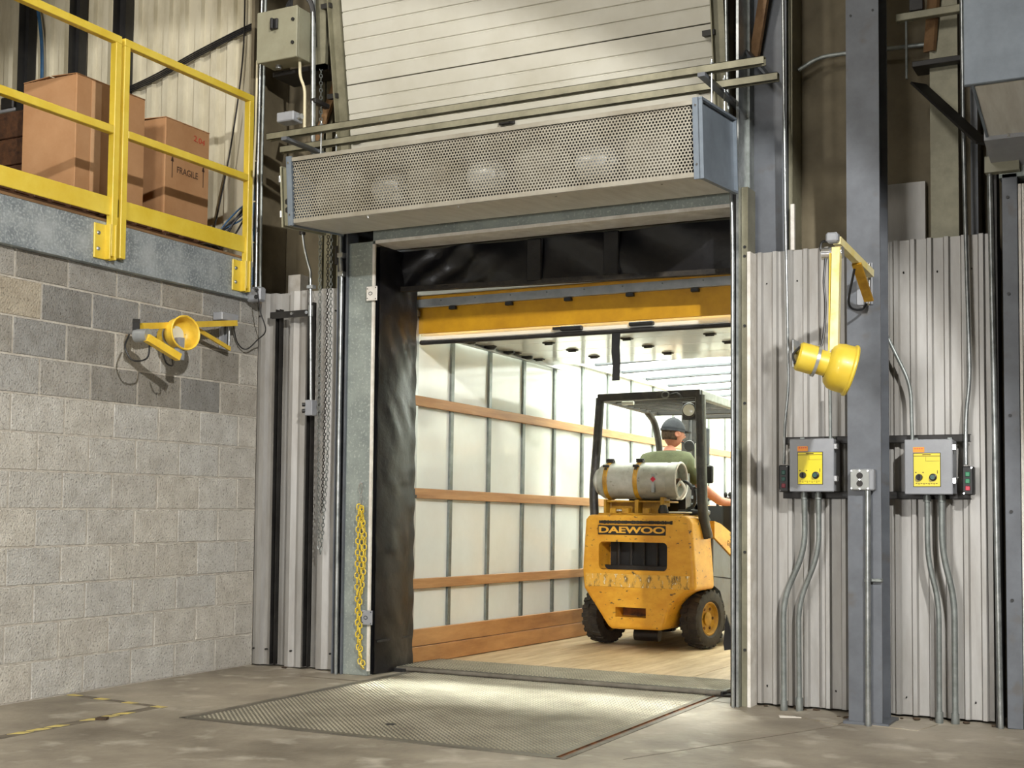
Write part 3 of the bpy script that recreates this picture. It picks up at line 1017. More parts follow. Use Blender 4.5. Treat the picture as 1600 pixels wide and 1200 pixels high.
rail_section(-1.372, -0.205, 'yellow guard rail section nearest the dock corner, in front of the smaller carton', False)
rail_section(-3.9, -1.395, 'long yellow guard rail section running out of frame in front of the big carton', False)

# ================================================================== CARTONS AND PALLET
def carton(name, x0, x1, y0, y1, z0, z1, lab):
    c_ = thing(name, ((x0 + x1) / 2, (y0 + y1) / 2, z0), lab, 'carton', 'cartons on the mezzanine')
    w, d, h = (x1 - x0) / 2, (y1 - y0) / 2, z1 - z0
    MB().box(-w, w, -d, d, 0, h, .004).build('body', 'card', c_)
    MB().prism([(-w, h), (-.01, h + .012), (-.01, h + .016), (-w, h + .005)], -d, d, 'Y').build('flap', 'card', c_)
    MB().prism([(w, h), (.01, h + .012), (.01, h + .016), (w, h + .005)], -d, d, 'Y').build('flap', 'card', c_)
    return c_, w, d, h


c1, w, d, h = carton('cardboard_box', -.85, -.40, -1.275, -.70, 2.80, 3.625, 'large brown cardboard carton behind the yellow railing')
o = MB().box(w + .0005, w + .0015, -d + .02, d - .02, .10, .104).build('print_line', 'text', c1)
MB().box(w + .0005, w + .002, -d + .12, -d + .2, .01, h - .01).build('tape', 'cardedge', c1)
MB().box(-w + .02, w - .02, -d - .0015, -d - .0005, .12, .124).build('print_line', 'text', c1)
c2, w, d, h = carton('cardboard_box', -.85, -.40, -.51, -.085, 2.80, 3.57, 'smaller brown carton printed FRAGILE behind the yellow railing')
FX = frame4((w + .0012, .0, h * .58), (0, 1, 0), (0, 0, 1))
text('lettering', 'FRAGILE', .062, 'text', c2, FX, .9)
for yy in (-.145, .155):
    MB().box(w + .0005, w + .0015, yy - .003, yy + .003, h * .5, h * .66).prism([(yy - .014, h * .64), (yy + .014, h * .64), (yy, h * .70)], w + .0005, w + .0015, 'X').build('arrow_mark', 'text', c2)
text('marker_scrawl', '2.04', .055, 'redink', c2, frame4((w + .0012, .11, h * .90), (0, 1, -.1), (0, .1, 1)), 1.2)
MB().box(w + .0005, w + .0012, -d + .01, d - .01, h * .745, h * .748).build('print_line', 'text', c2)
MB().prism([(-.08, h), (.16, h), (.10, h + .035)], w - .10, w - .09, 'X').build('torn_flap', 'card', c2)
cr = thing('wooden_crate', (-1.24, -.90, 2.655), 'dark stained wooden crate at the left edge behind the railing', 'crate')
for k in range(5):
    MB().box(-.40, .31, -.25, .30, .0 + k * .174, .169 + k * .174, .005).build('board', 'darkwood', cr)
for k, (ya, yb, lab) in enumerate(((-2.35, -.62, 'dark wooden pallet under the large carton'), (-.60, -.04, 'dark wooden pallet under the fragile carton'))):
    p_ = thing('pallet', (-.62, (ya + yb) / 2, 2.668), lab, 'pallet', 'pallets on the mezzanine')
    hl = (yb - ya) / 2
    n = int(hl * 2 / .13)
    for j in range(n):
        yy = -hl + (j + .5) * hl * 2 / n
        MB().box(-.33, .33, yy - .05, yy + .05, .11, .13, .002).build('deck_board', 'darkwood', p_)
    for x in (-.3, 0, .3):
        MB().box(x - .02, x + .02, -hl, hl, .016, .11, .002).build('stringer', 'darkwood', p_)
    for yy in (-hl + .06, hl - .06):
        MB().box(-.33, .33, yy - .05, yy + .05, 0, .016).build('bottom_board', 'darkwood', p_)

# ================================================================== DOCK LIGHTS
def bez_head(parent, c, ax, R, L_, m='yellowarm'):
    """lamp head: front dish with rolled rim, waist, rear canister; c is the dish centre, ax points out of the lamp"""
    a = Vector(ax).normalized()
    MB().lathe([(R * .55, -.098), (R * .74, -.090), (R * .90, -.070), (R * .955, -.045), (R * .96, .0), (R * 1.03, .006), (R * 1.04, .014), (R, .020), (R * .93, .014), (R * .91, -.03), (R * .84, -.055), (R * .66, -.070), (R * .3, -.078), (0, -.080)],
               c, a, 32).build('dish', m, parent)
    MB().lathe([(R * .50, -.09), (R * .50, -.105), (R * .50, -.11), (R * .50, -L_ * .62), (R * .58, -L_ * .66), (R * .58, -L_ * .96), (R * .50, -L_), (0, -L_)],
               c, a, 28).build('canister', m, parent)
    MB().lathe([(R * .60, -L_ * .60), (R * .64, -L_ * .60), (R * .64, -L_ * .66), (R * .60, -L_ * .66)], c, a, 28).build('clamp_band', 'alu', parent)
    MB().lathe([(0, -.074), (R * .50, -.068), (R * .52, -.072)], c, a, 24).build('lens', 'lens', parent)


dl = thing('dock_light', (0.0, -.38, 2.04), 'yellow folding dock light on the concrete block wall', 'dock light', 'swing arm dock lights')
T = Vector((0.0, -.38, 2.04))
bp_ = MB().box(.002, .012, -.04, .05, 0.0, .20, .002).box(.012, .03, .0, .01, .02, .18).box(.012, .03, -.03, -.02, .02, .18).build('wall_bracket', 'boxgrey', dl)
MB().box(.01, .085, -.11, .05, .175, .225, .004).build('junction_box', 'boxgrey', dl)
MB().cyl((.06, -.01, -.01), (.06, -.01, .17), .008, 10).build('hinge_pin', 'alu', dl)
MB().beam((.10, -.0, .165), (.215, -.955, .015), .036, .036).build('upper_arm', 'yellowarm', dl)
MB().beam((.115, -.42, .09), (.07, -.01, .0), .012, .026).build('brace', 'yellowarm', dl)
MB().beam((.18, -.955, .035), (.24, -1.02, .005), .04, .05).build('end_cap', 'black', dl)
MB().cyl((.22, -1.0, -.045), (.30, -.985, -.045), .038, 16).build('knuckle', 'alu', dl)
MB().beam((.30, -1.00, -.060), (.34, -.78, -.150), .042, .042).build('lower_arm', 'yellowarm', dl)
bez_head(dl, (.27, -.66, .01), (.97, -.18, .05), .100, .19)
MB().box(.235, .275, -.70, -.66, -.15, -.02).build('head_yoke', 'boxgrey', dl)
MB().tube(curve([(.20, -1.03, -.04), (.22, -1.08, -.12), (.25, -1.05, -.19), (.28, -.97, -.17), (.28, -.95, -.07)], 6), .005, 8).build('cord', 'black', dl)
MB().tube(curve([(.33, -.90, -.14), (.33, -.87, -.19), (.33, -.82, -.20), (.31, -.80, -.16)], 6), .005, 8).build('cord', 'black', dl)

dr = thing('dock_light', (4.05, -.345, 2.07), 'yellow folding dock light hanging from the grey steel column', 'dock light', 'swing arm dock lights')
MB().box(-.035, .045, -.008, -.002, 0, .21, .002).box(.02, .03, -.05, -.008, .0, .035).box(.02, .03, -.05, -.008, .17, .205).build('wall_bracket', 'boxgrey', dr)
MB().cyl((.035, -.045, -.01), (.035, -.045, .20), .009, 10).build('hinge_pin', 'chrome', dr)
MB().beam((.045, -.06, .145), (.005, -.585, .215), .034, .036).build('upper_arm', 'cream_yellow', dr)
MB().beam((.03, -.30, .155), (.045, -.10, .005), .012, .045, (1, 0, 0)).build('brace', 'strap', dr)
MB().box(-.035, .02, -.64, -.59, .20, .245, .008).build('end_cap', 'boxgrey', dr)
MB().cyl((-.06, -.60, .155), (.035, -.60, .155), .028, 16).build('knuckle', 'chrome', dr)
MB().beam((.012, -.62, .175), (.000, -.62, -.330), .036, .04, (0, 1, 0)).build('lower_arm', 'cream_yellow', dr)
MB().beam((-.014, -.62, .15), (-.022, -.62, -.32), .006, .04, (0, 1, 0)).build('arm_edge', 'yellow', dr)
MB().cyl((.0, -.648, -.305), (.0, -.63, -.305), .014, 12).build('pivot_bolt', 'chrome', dr)
bez_head(dr, (.055, -.60, -.385), (.86, .36, -.27), .115, .235, 'yellow')
MB().box(-.175, -.165, -.70, -.60, -.375, -.245, .003).build('guard_plate', 'alu', dr)
MB().tube(curve([(-.04, -.61, .14), (-.045, -.63, .02), (-.035, -.64, -.10), (-.045, -.66, -.26), (-.08, -.70, -.36), (-.14, -.71, -.37), (-.17, -.70, -.32), (-.14, -.69, -.28)], 6), .0055, 8).build('cord', 'black', dr)
MB().tube(curve([(-.04, -.60, .16), (-.065, -.60, .17), (-.06, -.60, .21), (-.02, -.60, .21)], 5), .006, 8).build('cord', 'black', dr)
MB().tube(curve([(.02, -.3, .13), (-.03, -.2, -.02), (.0, -.06, -.03), (.02, -.01, .02)], 6), .006, 8).build('cord', 'black', dr)

# ================================================================== RIGHT WALL DEVICES
for (z, lab) in ((1.416, 'upper black slotted strut crossing behind the grey control boxes'), (1.128, 'lower black slotted strut crossing behind the grey control boxes')):
    o = MB()
    o.box(3.555, 4.505, -.048, -.044, z - .018, z + .018)
    o.box(3.555, 4.505, -.048, -.01, z + .016, z + .019)
    o.box(3.555, 4.505, -.048, -.01, z - .019, z - .016)
    o = o.build('slotted_strut', 'darksteel')
    tag(o, lab, 'strut', 'struts carrying the control boxes')
    b = MB()
    x = 3.87
    while x < 4.5:
        if not (4.2 < x < 4.44):
            b.box(x, x + .026, -.0486, -.0478, z - .006, z + .006)
        x += .05
    tag(b.build('slot', 'black', o), kind='stuff')


def ctrl_box(x, z, lab, dark=False):
    c_ = thing('dock_control_box', (x, -.05, z), lab, 'control box', 'grey dock leveler control boxes')
    w, h = .225, .268
    MB().box(0, w, -.128, 0, 0, h, .003).build('housing', 'boxgrey', c_)
    dd = MB().box(-.003, w + .003, -.146, -.130, -.003, h + .003, .004).build('door', 'boxgrey', c_)
    MB().box(.040, .172, -.1485, -.1462, .034, .203, .0008).build('label_border', 'black', dd)
    MB().box(.043, .169, -.150, -.1486, .037, .200).build('label', 'labelyellow', dd)
    MB().box(.040, .094, -.1482, -.1464, .206, .232).build('warning_label', 'orange', dd)
    MB().box(.043, .169, -.1508, -.1502, .186, .1885).box(.085, .125, -.1508, -.1502, .192, .196).box(.10, .101, -.1508, -.1502, .162, .184).box(.10, .165, -.1508, -.1502, .162, .163).build('label_print', 'text', dd)
    bb = MB()
    for k in range(9):
        bb.box(.052 + k * .012, .060 + k * .012, -.1508, -.1502, .050, .0525)
        if k % 2: bb.box(.054 + k * .012, .059 + k * .012, -.1508, -.1502, .044, .0465)
    bb.box(.05, .056, -.1508, -.1502, .104, .108).box(.085, .091, -.1508, -.1502, .104, .108).box(.155, .158, -.1508, -.1502, .10, .116)
    bb.build('label_print', 'text', dd)
    bb = MB()
    for k in range(4):
        bb.box(.046 + k * .011, .054 + k * .011, -.1490, -.1484, .222, .226)
    bb.build('label_print', 'red', dd)
    k_ = MB().cyl((.070, -.150, .082), (.070, -.166, .082), .016, 20).build('selector_knob', 'black', dd)
    MB().box(.066, .074, -.176, -.166, .070, .094, .002).build('pointer', 'plate', k_)
    k_ = MB().lathe([(.018, 0), (.018, .008), (.013, .010), (.013, .020), (0, .022)], (.136, -.150, .082), (0, -1, 0), 20).build('push_button', 'black', dd)
    MB().cyl((.136, -.165, .082), (.136, -.174, .082), .0115, 18).build('button_cap', 'darkgreen', k_)
    for zz_ in (.05, .215):
        MB().box(w + .001, w + .020, -.146, -.115, zz_, zz_ + .03, .003).build('latch', 'chrome', c_)
    for xx in (.03, w - .03):
        MB().box(xx - .012, xx + .012, -.02, -.004, h, h + .018, .003).build('mounting_ear', 'conduitdull', c_)
    return c_


ctrl_box(3.633, 1.146, 'grey control box with yellow label, between the dock doorway and the column')
ctrl_box(4.215, 1.134, 'grey control box with yellow label, right of the column')


def station(x, z, lab, bright, ms):
    s_ = thing('push_button_station', (x, -.06, z), lab, 'button station', 'black door push button stations')
    MB().box(0, .052, -.075, 0, 0, .142, .005).build('housing', 'black', s_)
    for k, zz_ in enumerate((.102, .068, .033)):
        MB().box(.015, .036, -.079, -.074, zz_ - .011, zz_ + .011, .002).build('button', ms[k], s_)
    MB().cyl((.008, -.077, .008), (.008, -.074, .008), .004, 8).cyl((.044, -.077, .135), (.044, -.074, .135), .004, 8).build('screw', 'chrome', s_)
    return s_


station(3.556, 1.142, 'black three-button station tucked left of the control box nearer the doorway', True, ('darkgreen', 'darkgreen', 'darkred'))
station(4.478, 1.130, 'black three-button station with green and red buttons, right of the far right control box', True, ('green', 'green', 'red'))

ob = thing('outlet_box', (3.989, -.345, 1.147), 'grey metal box with two round sockets on the steel column', 'outlet box')
MB().box(0, .115, -.05, 0, 0, .106, .006).build('housing', 'boxgrey', ob)
MB().box(.001, .093, -.055, -.050, .004, .102, .004).build('cover', 'cablegrey', ob)
for z in (.034, .073):
    MB().cyl((.047, -.0555, z), (.047, -.0575, z), .0155, 20).build('socket', 'plate', ob)
b = MB()
for x, z in ((.007, .010), (.007, .096), (.087, .010), (.087, .096), (.047, .0535), (.047, .098), (.047, .008)):
    b.cyl((x, -.055, z), (x, -.060, z), .0045, 8)
tag(b.build('screw', 'chrome', ob), kind='stuff')

# conduits on the right side
def conduit(loc, pts, r, lab, group=None, m='conduitdull', rr=.10, extra=None):
    c_ = thing('conduit', loc, lab, 'conduit', group)
    MB().tube(fil([Vector(p) - Vector(loc) for p in pts], rr, 6), r, 12).build('pipe', m, c_)
    for (p, q, rad) in (extra or []):
        MB().cyl(Vector(p) - Vector(loc), Vector(q) - Vector(loc), rad, 14).build('coupling', m, c_)
    return c_


def _c(x, y, zt):
    return ((x, y, zt), (x, y, zt - .03), .019)


conduit((3.572, -.10, 0), [(3.688, -.12, 1.15), (3.687, -.11, .84), (3.570, -.10, .58), (3.572, -.10, 0.0)], .0155, 'bent floor conduit under the left control box, its left one', 'bent conduits under the control boxes',
        extra=[_c(3.688, -.12, 1.135), ((3.572, -.10, .0), (3.572, -.10, .05), .019)])
conduit((3.650, -.085, 0), [(3.762, -.12, 1.15), (3.761, -.11, .83), (3.648, -.09, .555), (3.650, -.085, 0.0)], .0135, 'bent floor conduit under the left control box, its right one', 'bent conduits under the control boxes',
        extra=[_c(3.762, -.12, 1.135), ((3.650, -.085, .0), (3.650, -.085, .07), .019)])
conduit((4.355, -.10, 0), [(4.308, -.12, 1.14), (4.306, -.11, .81), (4.357, -.10, .60), (4.355, -.10, 0.0)], .0135, 'bent floor conduit under the far right control box, its left one', 'bent conduits under the control boxes',
        extra=[_c(4.308, -.12, 1.125), ((4.355, -.10, .0), (4.355, -.10, .055), .019)])
conduit((4.428, -.085, 0), [(4.378, -.12, 1.14), (4.376, -.11, .85), (4.430, -.09, .615), (4.428, -.085, 0.0)], .0155, 'bent floor conduit under the far right control box, its right one', 'bent conduits under the control boxes',
        extra=[_c(4.378, -.12, 1.125), ((4.428, -.085, .0), (4.428, -.085, .05), .020)])
conduit((4.066, -.375, 0), [(4.070, -.375, 1.15), (4.066, -.375, 0)], .0145, 'straight conduit down the front of the steel column from the socket box', m='conduit', extra=[((4.068, -.375, .70), (4.068, -.375, .715), .018)])
o = bpy.data.objects.new('tmp', None)
MB().box(4.05, 4.135, -.372, -.345, .700, .716, .003).build('conduit_strap', 'conduitdull')
tag(bpy.data.objects['conduit_strap'], 'small metal strap holding the column conduit', 'clamp')
conduit((3.575, -.06, 1.30), [(3.556, -.06, 4.6), (3.573, -.06, 2.65), (3.590, -.06, 1.70), (3.568, -.06, 1.50), (3.572, -.09, 1.29)], .0085, 'tall thin conduit running up from the left button station', 'tall conduits to the button stations', m='conduit', rr=.12)
conduit((4.50, -.06, 1.28), [(4.482, -.06, 4.6), (4.488, -.06, 3.0), (4.493, -.06, 2.55), (4.508, -.06, 1.70), (4.486, -.06, 1.52), (4.490, -.09, 1.28)], .0105, 'tall thin conduit running up from the far right button station', 'tall conduits to the button stations', m='conduit', rr=.12)
conduit((3.826, -.12, 1.41), [(3.826, -.13, 1.69), (3.825, -.12, 1.41)], .0085, 'short thin conduit entering the top of the left control box behind the lamp', m='conduitdull')
conduit((4.235, -.12, 1.40), [(4.04, -.10, 2.16), (4.085, -.10, 2.0), (4.228, -.10, 1.69), (4.236, -.11, 1.40)], .0095, 'slanted thin conduit from the column to the top of the far right control box', m='conduitdull', rr=.08)
conduit((3.309, -.14, 0), [(3.26, -.14, 4.5), (3.276, -.14, 3.3), (3.305, -.14, 2.62), (3.309, -.14, 0.0)], .010, 'long bright conduit along the right door jamb', m='conduit', rr=.3)
conduit((4.640, -.115, 0), [(4.618, -.115, 2.86), (4.632, -.115, 1.2), (4.643, -.115, 0)], .014, 'straight conduit on the jamb of the neighbouring doorway at the right edge', m='conduit')
conduit((3.9, .18, 3.50), [(3.585, .17, 3.49), (3.70, .17, 3.545), (3.83, .17, 3.545), (4.4, .17, 3.52)], .012, 'thin dull conduit crossing behind the column high up', m='conduitdull')

# neighbouring air curtain at the right edge: blue-grey unit with sloped underside
nb_ = thing('air_curtain', (4.61, -.9, 2.82), 'blue-grey cased air curtain over the neighbouring door, cut by the right edge', 'air curtain')
MB().box(0, 2.6, -.0, .03, .115, 1.3, .004).build('front_panel', 'bluegrey', nb_)
MB().box(0.0, 2.6, .03, .75, .60, 1.3, .004).build('housing', 'bluegrey', nb_)
MB().prism([(.05, .12), (.56, .0), (.56, .05), (.05, .17)], .035, 2.6, 'X').build('underside', 'brushed', nb_)
MB().prism([(.03, .12), (.58, -.01), (.58, .6), (.03, .6)], .028, .040, 'X').build('end_plate', 'bluegrey', nb_)
MB().prism([(.50, -.005), (.82, -.07), (.82, .0), (.50, .06)], .02, 2.6, 'X').build('nozzle', 'boxgrey', nb_)
MB().box(.03, 2.6, .80, .83, -.085, .0, .003).build('nozzle_lip', 'boxgrey', nb_)
b = MB()
for x, y, z in ((.13, .50, .01), (.035, .79, -.085), (.34, .50, .01)):
    b.cyl((x, y, z - .012), (x, y, z + .01), .008, 8)
tag(b.build('bolt', 'chrome', nb_), kind='stuff')
# its brackets on the wall
o = thing('wall_bracket', (4.17, .0, 3.40), 'dark brown bracket frame in the shade left of the blue-grey air curtain', 'bracket')
MB().box(-.02, .44, -.02, .02, .205, .245, .003).build('upper_arm', 'olive', o)
MB().box(.05, .44, .04, .20, -.03, .0, .003).build('lower_arm', 'darksteel', o)
MB().beam((.08, .05, -.12), (.44, -.25, -.56), .10, .012).build('diagonal_plate', 'darksteel', o)
MB().cyl((.03, 0, -.10), (.03, 0, .24), .006, 8).build('rod', 'conduitdull', o)
MB().box(.05, .12, -.03, .03, .245, .31, .003).build('clamp', 'darksteel', o)
tag(MB().beam((4.30, .10, 3.46), (4.37, .05, 4.2), .02, .07).build('timber_brace', 'plywood'), 'yellowish timber brace in the shade left of the blue-grey air curtain', 'timber')

# ================================================================== DOCK SEAL
def soft_pad(name, x0, x1, y0, y1, z0, z1, nx, nz, seed, folds, parent=None):
    """padded fabric face with diagonal creases: front face grid + sides"""
    r_ = random.Random(seed)
    ph = [(r_.uniform(0, 6.3), r_.uniform(-.6, .6), r_.uniform(10, 26), r_.uniform(.3, 1)) for _ in range(6)]
    v = []
    for i in range(nz + 1):
        for j in range(nx + 1):
            u, w = j / nx, i / nz
            x = x0 + (x1 - x0) * u
            z = z0 + (z1 - z0) * w
            dd = 0
            for (p_, sl, fr, am) in ph:
                dd += am * sin((z + sl * 2 * x * (1.5 if folds else .4)) * fr * (.45 if folds else 1) + p_ + x * 9)
            e = min(u, 1 - u, ) * 4
            y = y0 + .012 * dd / 3 + (.03 * (1 - min(1, e)) ** 2)
            zz_ = z + (0.006 * sin(x * 21 + seed) if i in (0,) else 0)
            v.append((x, y, zz_))
    n1 = len(v)
    f = []
    for i in range(nz):
        for j in range(nx):
            a = i * (nx + 1) + j
            f.append((a, a + 1, a + nx + 2, a + nx + 1))
    bb = MB().add(v, f, True)
    bb.box(x0 + .001, x1 - .001, y0 + .025, y1, z0 + .005, z1 - .005)
    return bb.build(name, 'vinyl', parent)


sl_ = thing('dock_seal', (1.0, .15, 0), 'black vinyl dock seal lining the doorway around the trailer', 'dock seal')
# left pad: the face turned to the opening carries fanned creases
v, f = [], []
nz_, ny_ = 110, 22
for i in range(nz_ + 1):
    for j in range(ny_ + 1):
        z = .004 + 2.686 * i / nz_
        y = -.17 + .42 * j / ny_
        u = j / ny_
        fan = sin((z - 2.35 + (u) * .55 * (1 if z > 1.2 else .7)) * 30) * .5 + sin((z + u * .9) * 17 + 1) * .6 + sin((z * 1.3 - u * .5) * 9) * .5
        env = .35 + .65 * math.exp(-((z - 2.2) / .5) ** 2)
        bulge = .022 * sin(pi * min(1, u * 1.15))
        x = -.045 + .020 * u + bulge + .006 * fan * env * sin(pi * u) ** .5 + (.004 * sin(z * 31) * math.exp(-((u - 1) / .12) ** 2))
        v.append((x, y, z))
for i in range(nz_):
    for j in range(ny_):
        a = i * (ny_ + 1) + j
        f.append((a, a + 1, a + ny_ + 2, a + ny_ + 1))
bb = MB().add(v, f, True)
bb.box(-.16, -.055, -.17, .24, .0, 2.69)
bb.build('side_pad', 'vinyl', sl_)
soft_pad('side_pad', 2.215, 2.31, .0, .24, .10, 2.69, 10, 90, 5, True, sl_)
bb = MB()
v, f = [], []
nx_, nz_ = 110, 16
for i in range(nz_ + 1):
    for j in range(nx_ + 1):
        u, w = j / nx_, i / nz_
        x = -.05 + 2.30 * u
        zb = 2.450 - .050 * u
        z = zb + (2.70 - zb) * w
        y = .045 + .014 * sin(x * 11 + z * 14) * sin(x * 3.1) + .012 * sin((x - z * 1.4) * 23) * math.exp(-((u - .12) / .16) ** 2) + .012 * sin((x + z * 2) * 9 + 2) + .02 * w
        v.append((x, y, z))
for i in range(nz_):
    for j in range(nx_):
        a = i * (nx_ + 1) + j
        f.append((a, a + 1, a + nx_ + 2, a + nx_ + 1))
bb.add(v, f, True)
bb.box(-.05, 2.25, .09, .16, 2.47, 2.70)
hc_ = bb.build('head_curtain', 'vinyl', sl_)
MB().beam((-.05, .05, 2.448), (2.25, .05, 2.398), .045, .03).build('hem', 'rubber', hc_)
for x in (.95, 1.46):
    MB().box(x - .05, x + .05, .016, .05, 2.43, 2.69, .006).build('pleat', 'vinyl', hc_)
MB().box(-.03, -.016, -.16, .235, .20, .212).build('hem', 'rubber', sl_)
# torn flaps at the right pad
MB().prism([(2.235, .10), (2.20, .33), (2.165, .46), (2.15, .30), (2.155, .26), (2.205, .27), (2.24, .12)], .03, .05, 'Y').build('torn_flap', 'vinyl', sl_)
MB().prism([(2.25, .0), (2.22, .03), (2.19, .055), (2.245, .20)], .03, .05, 'Y').build('torn_flap', 'vinyl', sl_)

# small plates on the jamb edge
for (z, lab, mm) in ((2.375, 'small white metal plate with an oval slot, high on the left jamb edge', 'whitetrim'), (.36, 'small grey metal plate low on the left jamb edge beside the yellow chain', 'boxgrey')):
    p_ = MB().box(.925, 1.005, -.125, -.118, z - .045, z + .045, .003).build('jamb_plate', mm)
    tag(p_, lab, 'plate', 'plates on the left jamb')
    b = MB()
    for (x, zz_) in ((.935, .03), (.995, .035), (.995, -.035), (.935, -.03)):
        b.cyl((x, -.1265, z + zz_), (x, -.1245, z + zz_), .004, 8)
    b.tube([(.957 + .013 * cos(t * pi / 6), -.126, z + .010 * sin(t * pi / 6)) for t in range(12)], .002, 5, closed=True)
    b.build('slot_and_holes', 'black', p_)
    MB().box(.98, .984, -.12, -.09, z - .04, z + .04).build('tab', mm, p_)

# yellow plastic chain on a hook
yc = thing('yellow_chain', (.91, -.13, 0), 'yellow plastic chain doubled over a metal snap hook on the left jamb', 'chain')
chain('chain_strand', 'yellow', [(-.012, 0, 1.06), (-.018, 0, .6), (-.004, 0, .2), (.02, -.005, .07), (.05, -.01, .05)], .044, .0044, yc)
chain('chain_strand', 'yellow', [(.010, -.004, 1.05), (.018, -.004, .7), (.006, -.004, .4), (.018, -.004, .15), (.045, -.008, .06)], .044, .0044, yc, .4)
chain('chain_strand', 'yellow', [(.002, .008, 1.04), (.030, .008, .85), (.028, .006, .66), (.012, .004, .5)], .044, .0044, yc, .7)
MB().tube([(.0 + .013 * cos(t * pi / 8), 0, 1.155 + .036 * sin(t * pi / 8)) for t in range(16)], .0028, 6, closed=True).build('snap_hook', 'chrome', yc)
MB().tube([(.006 + .010 * cos(t * pi / 8), 0, 1.085 + .028 * sin(t * pi / 8)) for t in range(16)], .0028, 6, closed=True).build('snap_hook', 'chrome', yc)
MB().cyl((0, .02, 1.195), (0, -.004, 1.195), .006, 8).build('screw_eye', 'chrome', yc)

# ================================================================== DOCK LEVELER
lv = thing('dock_leveler', (2.08, -.8, 0), 'steel tread plate dock leveler set in the floor before the doorway', 'dock leveler')
MB().box(-.995, 1.005, -1.055, 1.03, -.02, .002).build('deck_plate', 'tread', lv)


def tread(x0, x1, y0, y1, z, zfun=None, pitch=.030):
    bb = MB()
    n, i = 0, 0
    y = y0 + pitch / 2
    while y < y1:
        x = x0 + pitch * .5 * (1 + i % 2)
        while x < x1:
            a, w = (.0125, .0055)
            if (i % 2):
                dx, dy = .9 * a, .35 * a
            else:
                dx, dy = .9 * a, -.35 * a
            px, py = -dy / a * w, dx / a * w
            zz_ = z if zfun is None else zfun(y)
            bb.add([(x - dx, y - dy, zz_), (x + px, y + py, zz_), (x + dx, y + dy, zz_), (x - px, y - py, zz_), (x, y, zz_ + .0035)],
                   [(0, 3, 4), (3, 2, 4), (2, 1, 4), (1, 0, 4)])
            x += pitch
        y += pitch * .5
        i += 1
    return bb


tag(tread(-.97, .98, -1.03, 1.02, .002).build('tread_pattern', 'treadtop', lv, fix=False), kind='stuff')
# lip, hinged, resting on the trailer floor
lz = lambda y: .030 - (y - 1.0) * .020
lip = MB().prism([(1.0, .012), (1.60, .004), (1.60, .016), (1.02, .030)], -1.14, 1.06, 'X').build('lip_plate', 'treaddark', lv)
tag(tread(-1.12, 1.05, 1.03, 1.58, 0, lambda y: .0305 - (y - 1.02) * .024, .034).build('tread_pattern', 'treadtop', lip, fix=False), kind='stuff')
MB().tube([(-1.12, 1.0, .016), (1.05, 1.0, .016)], .014, 10).build('lip_hinge', 'curb', lv)
MB().cyl((-.03, -.725, -.01), (-.03, -.725, .0048), .026, 16).build('lift_hole', 'black', lv)
MB().box(-1.03, -1.0, -1.08, 1.10, -.10, .003).build('curb_angle', 'curb', lv)
MB().box(-1.03, 1.03, -1.085, -1.06, -.10, .003).build('curb_angle', 'curb', lv)
MB().box(1.012, 1.030, -1.08, 1.10, -.10, -.001).build('curb_angle', 'rust', lv)
MB().box(1.031, 1.060, -1.08, 1.05, -.05, .0025).build('curb_angle', 'curb', lv)
MB().box(1.007, 1.011, -1.05, 1.02, -.02, .004).build('plate_edge', 'rust', lv)
MB().box(1.06, 1.20, 1.00, 1.055, .0, .012, .003).build('bumper_top', 'rubber', lv)
MB().prism([(.96, .99), (1.06, 1.0), (1.07, 1.05), (.98, 1.06)], .0, .026, 'Z').build('lip_lug', 'black', lv)
MB().prism([(-1.16, .96), (-1.02, .97), (-1.02, 1.01), (-1.16, 1.0)], .0, .022, 'Z').build('lip_lug', 'black', lv)

# floor marks: worn hazard tape strips, scrap of paper
ft = thing('floor_tape', (.35, -1.6, .0), 'worn yellow hazard tape marks on the floor beside the block wall', 'floor tape')
for k in range(7):
    x0 = -.33 + k * .112
    y_ = -.0 - .012 * k
    MB().prism([(x0, y_ + .024), (x0 + .075, y_ + .02), (x0 + .058, y_ - .02), (x0 - .012, y_ - .018)], .0006, .002, 'Z').build('stripe', 'tapeyellow' if k % 2 == 0 else 'tapedark', ft)
MB().prism([(-.36, .028), (.42, -.055), (.42, -.10), (-.36, -.02)], .0002, .0006, 'Z').build('backing', 'tapedark', ft)
MB().prism([(.33, -.10), (.40, -.08), (.42, -1.15), (.34, -1.15)], .0002, .0006, 'Z').build('backing', 'tapedark', ft)
for k in range(9):
    y_ = -.20 - k * .108
    MB().prism([(.345, y_), (.395, y_ + .045), (.40, y_ - .015), (.35, y_ - .07)], .0006, .002, 'Z').build('stripe', 'tapeyellow' if k % 4 else 'tapedark', ft)
o = tag(MB().prism([(3.60, -.30), (3.70, -.27), (3.72, -.31), (3.62, -.35)], .001, .004, 'Z').build('paper_scrap', 'paper'), 'small white scrap lying on the floor before the right conduits', 'scrap')
o = tag(MB().prism([(.74, -2.10), (.78, -2.08), (.80, -2.12), (.75, -2.14)], .001, .012, 'Z').build('wood_chip', 'debris'), 'small brown chip lying on the worn yellow floor tape', 'scrap')
for k, (x0, y0_, x1, y1_) in enumerate(((3.95, -.42, 3.35, -1.75), (3.12, .02, 3.36, -.04), (3.60, -.20, 4.02, -.46))):
    tag(MB().beam((x0, y0_, .0004), (x1, y1_, .0004), .006, .0012).build('joint_line', 'tapedark', bpy.data.objects['floor']))
cp = MB().prism([(3.70, -.02), (3.95, -.10), (3.93, -.42), (3.60, -.24)], .0003, .004, 'Z')
cp.prism([(4.18, -.12), (4.36, -.16), (4.30, -.40), (4.08, -.36)], .0003, .004, 'Z')
cp.build('patch', 'concrete', bpy.data.objects['floor'])
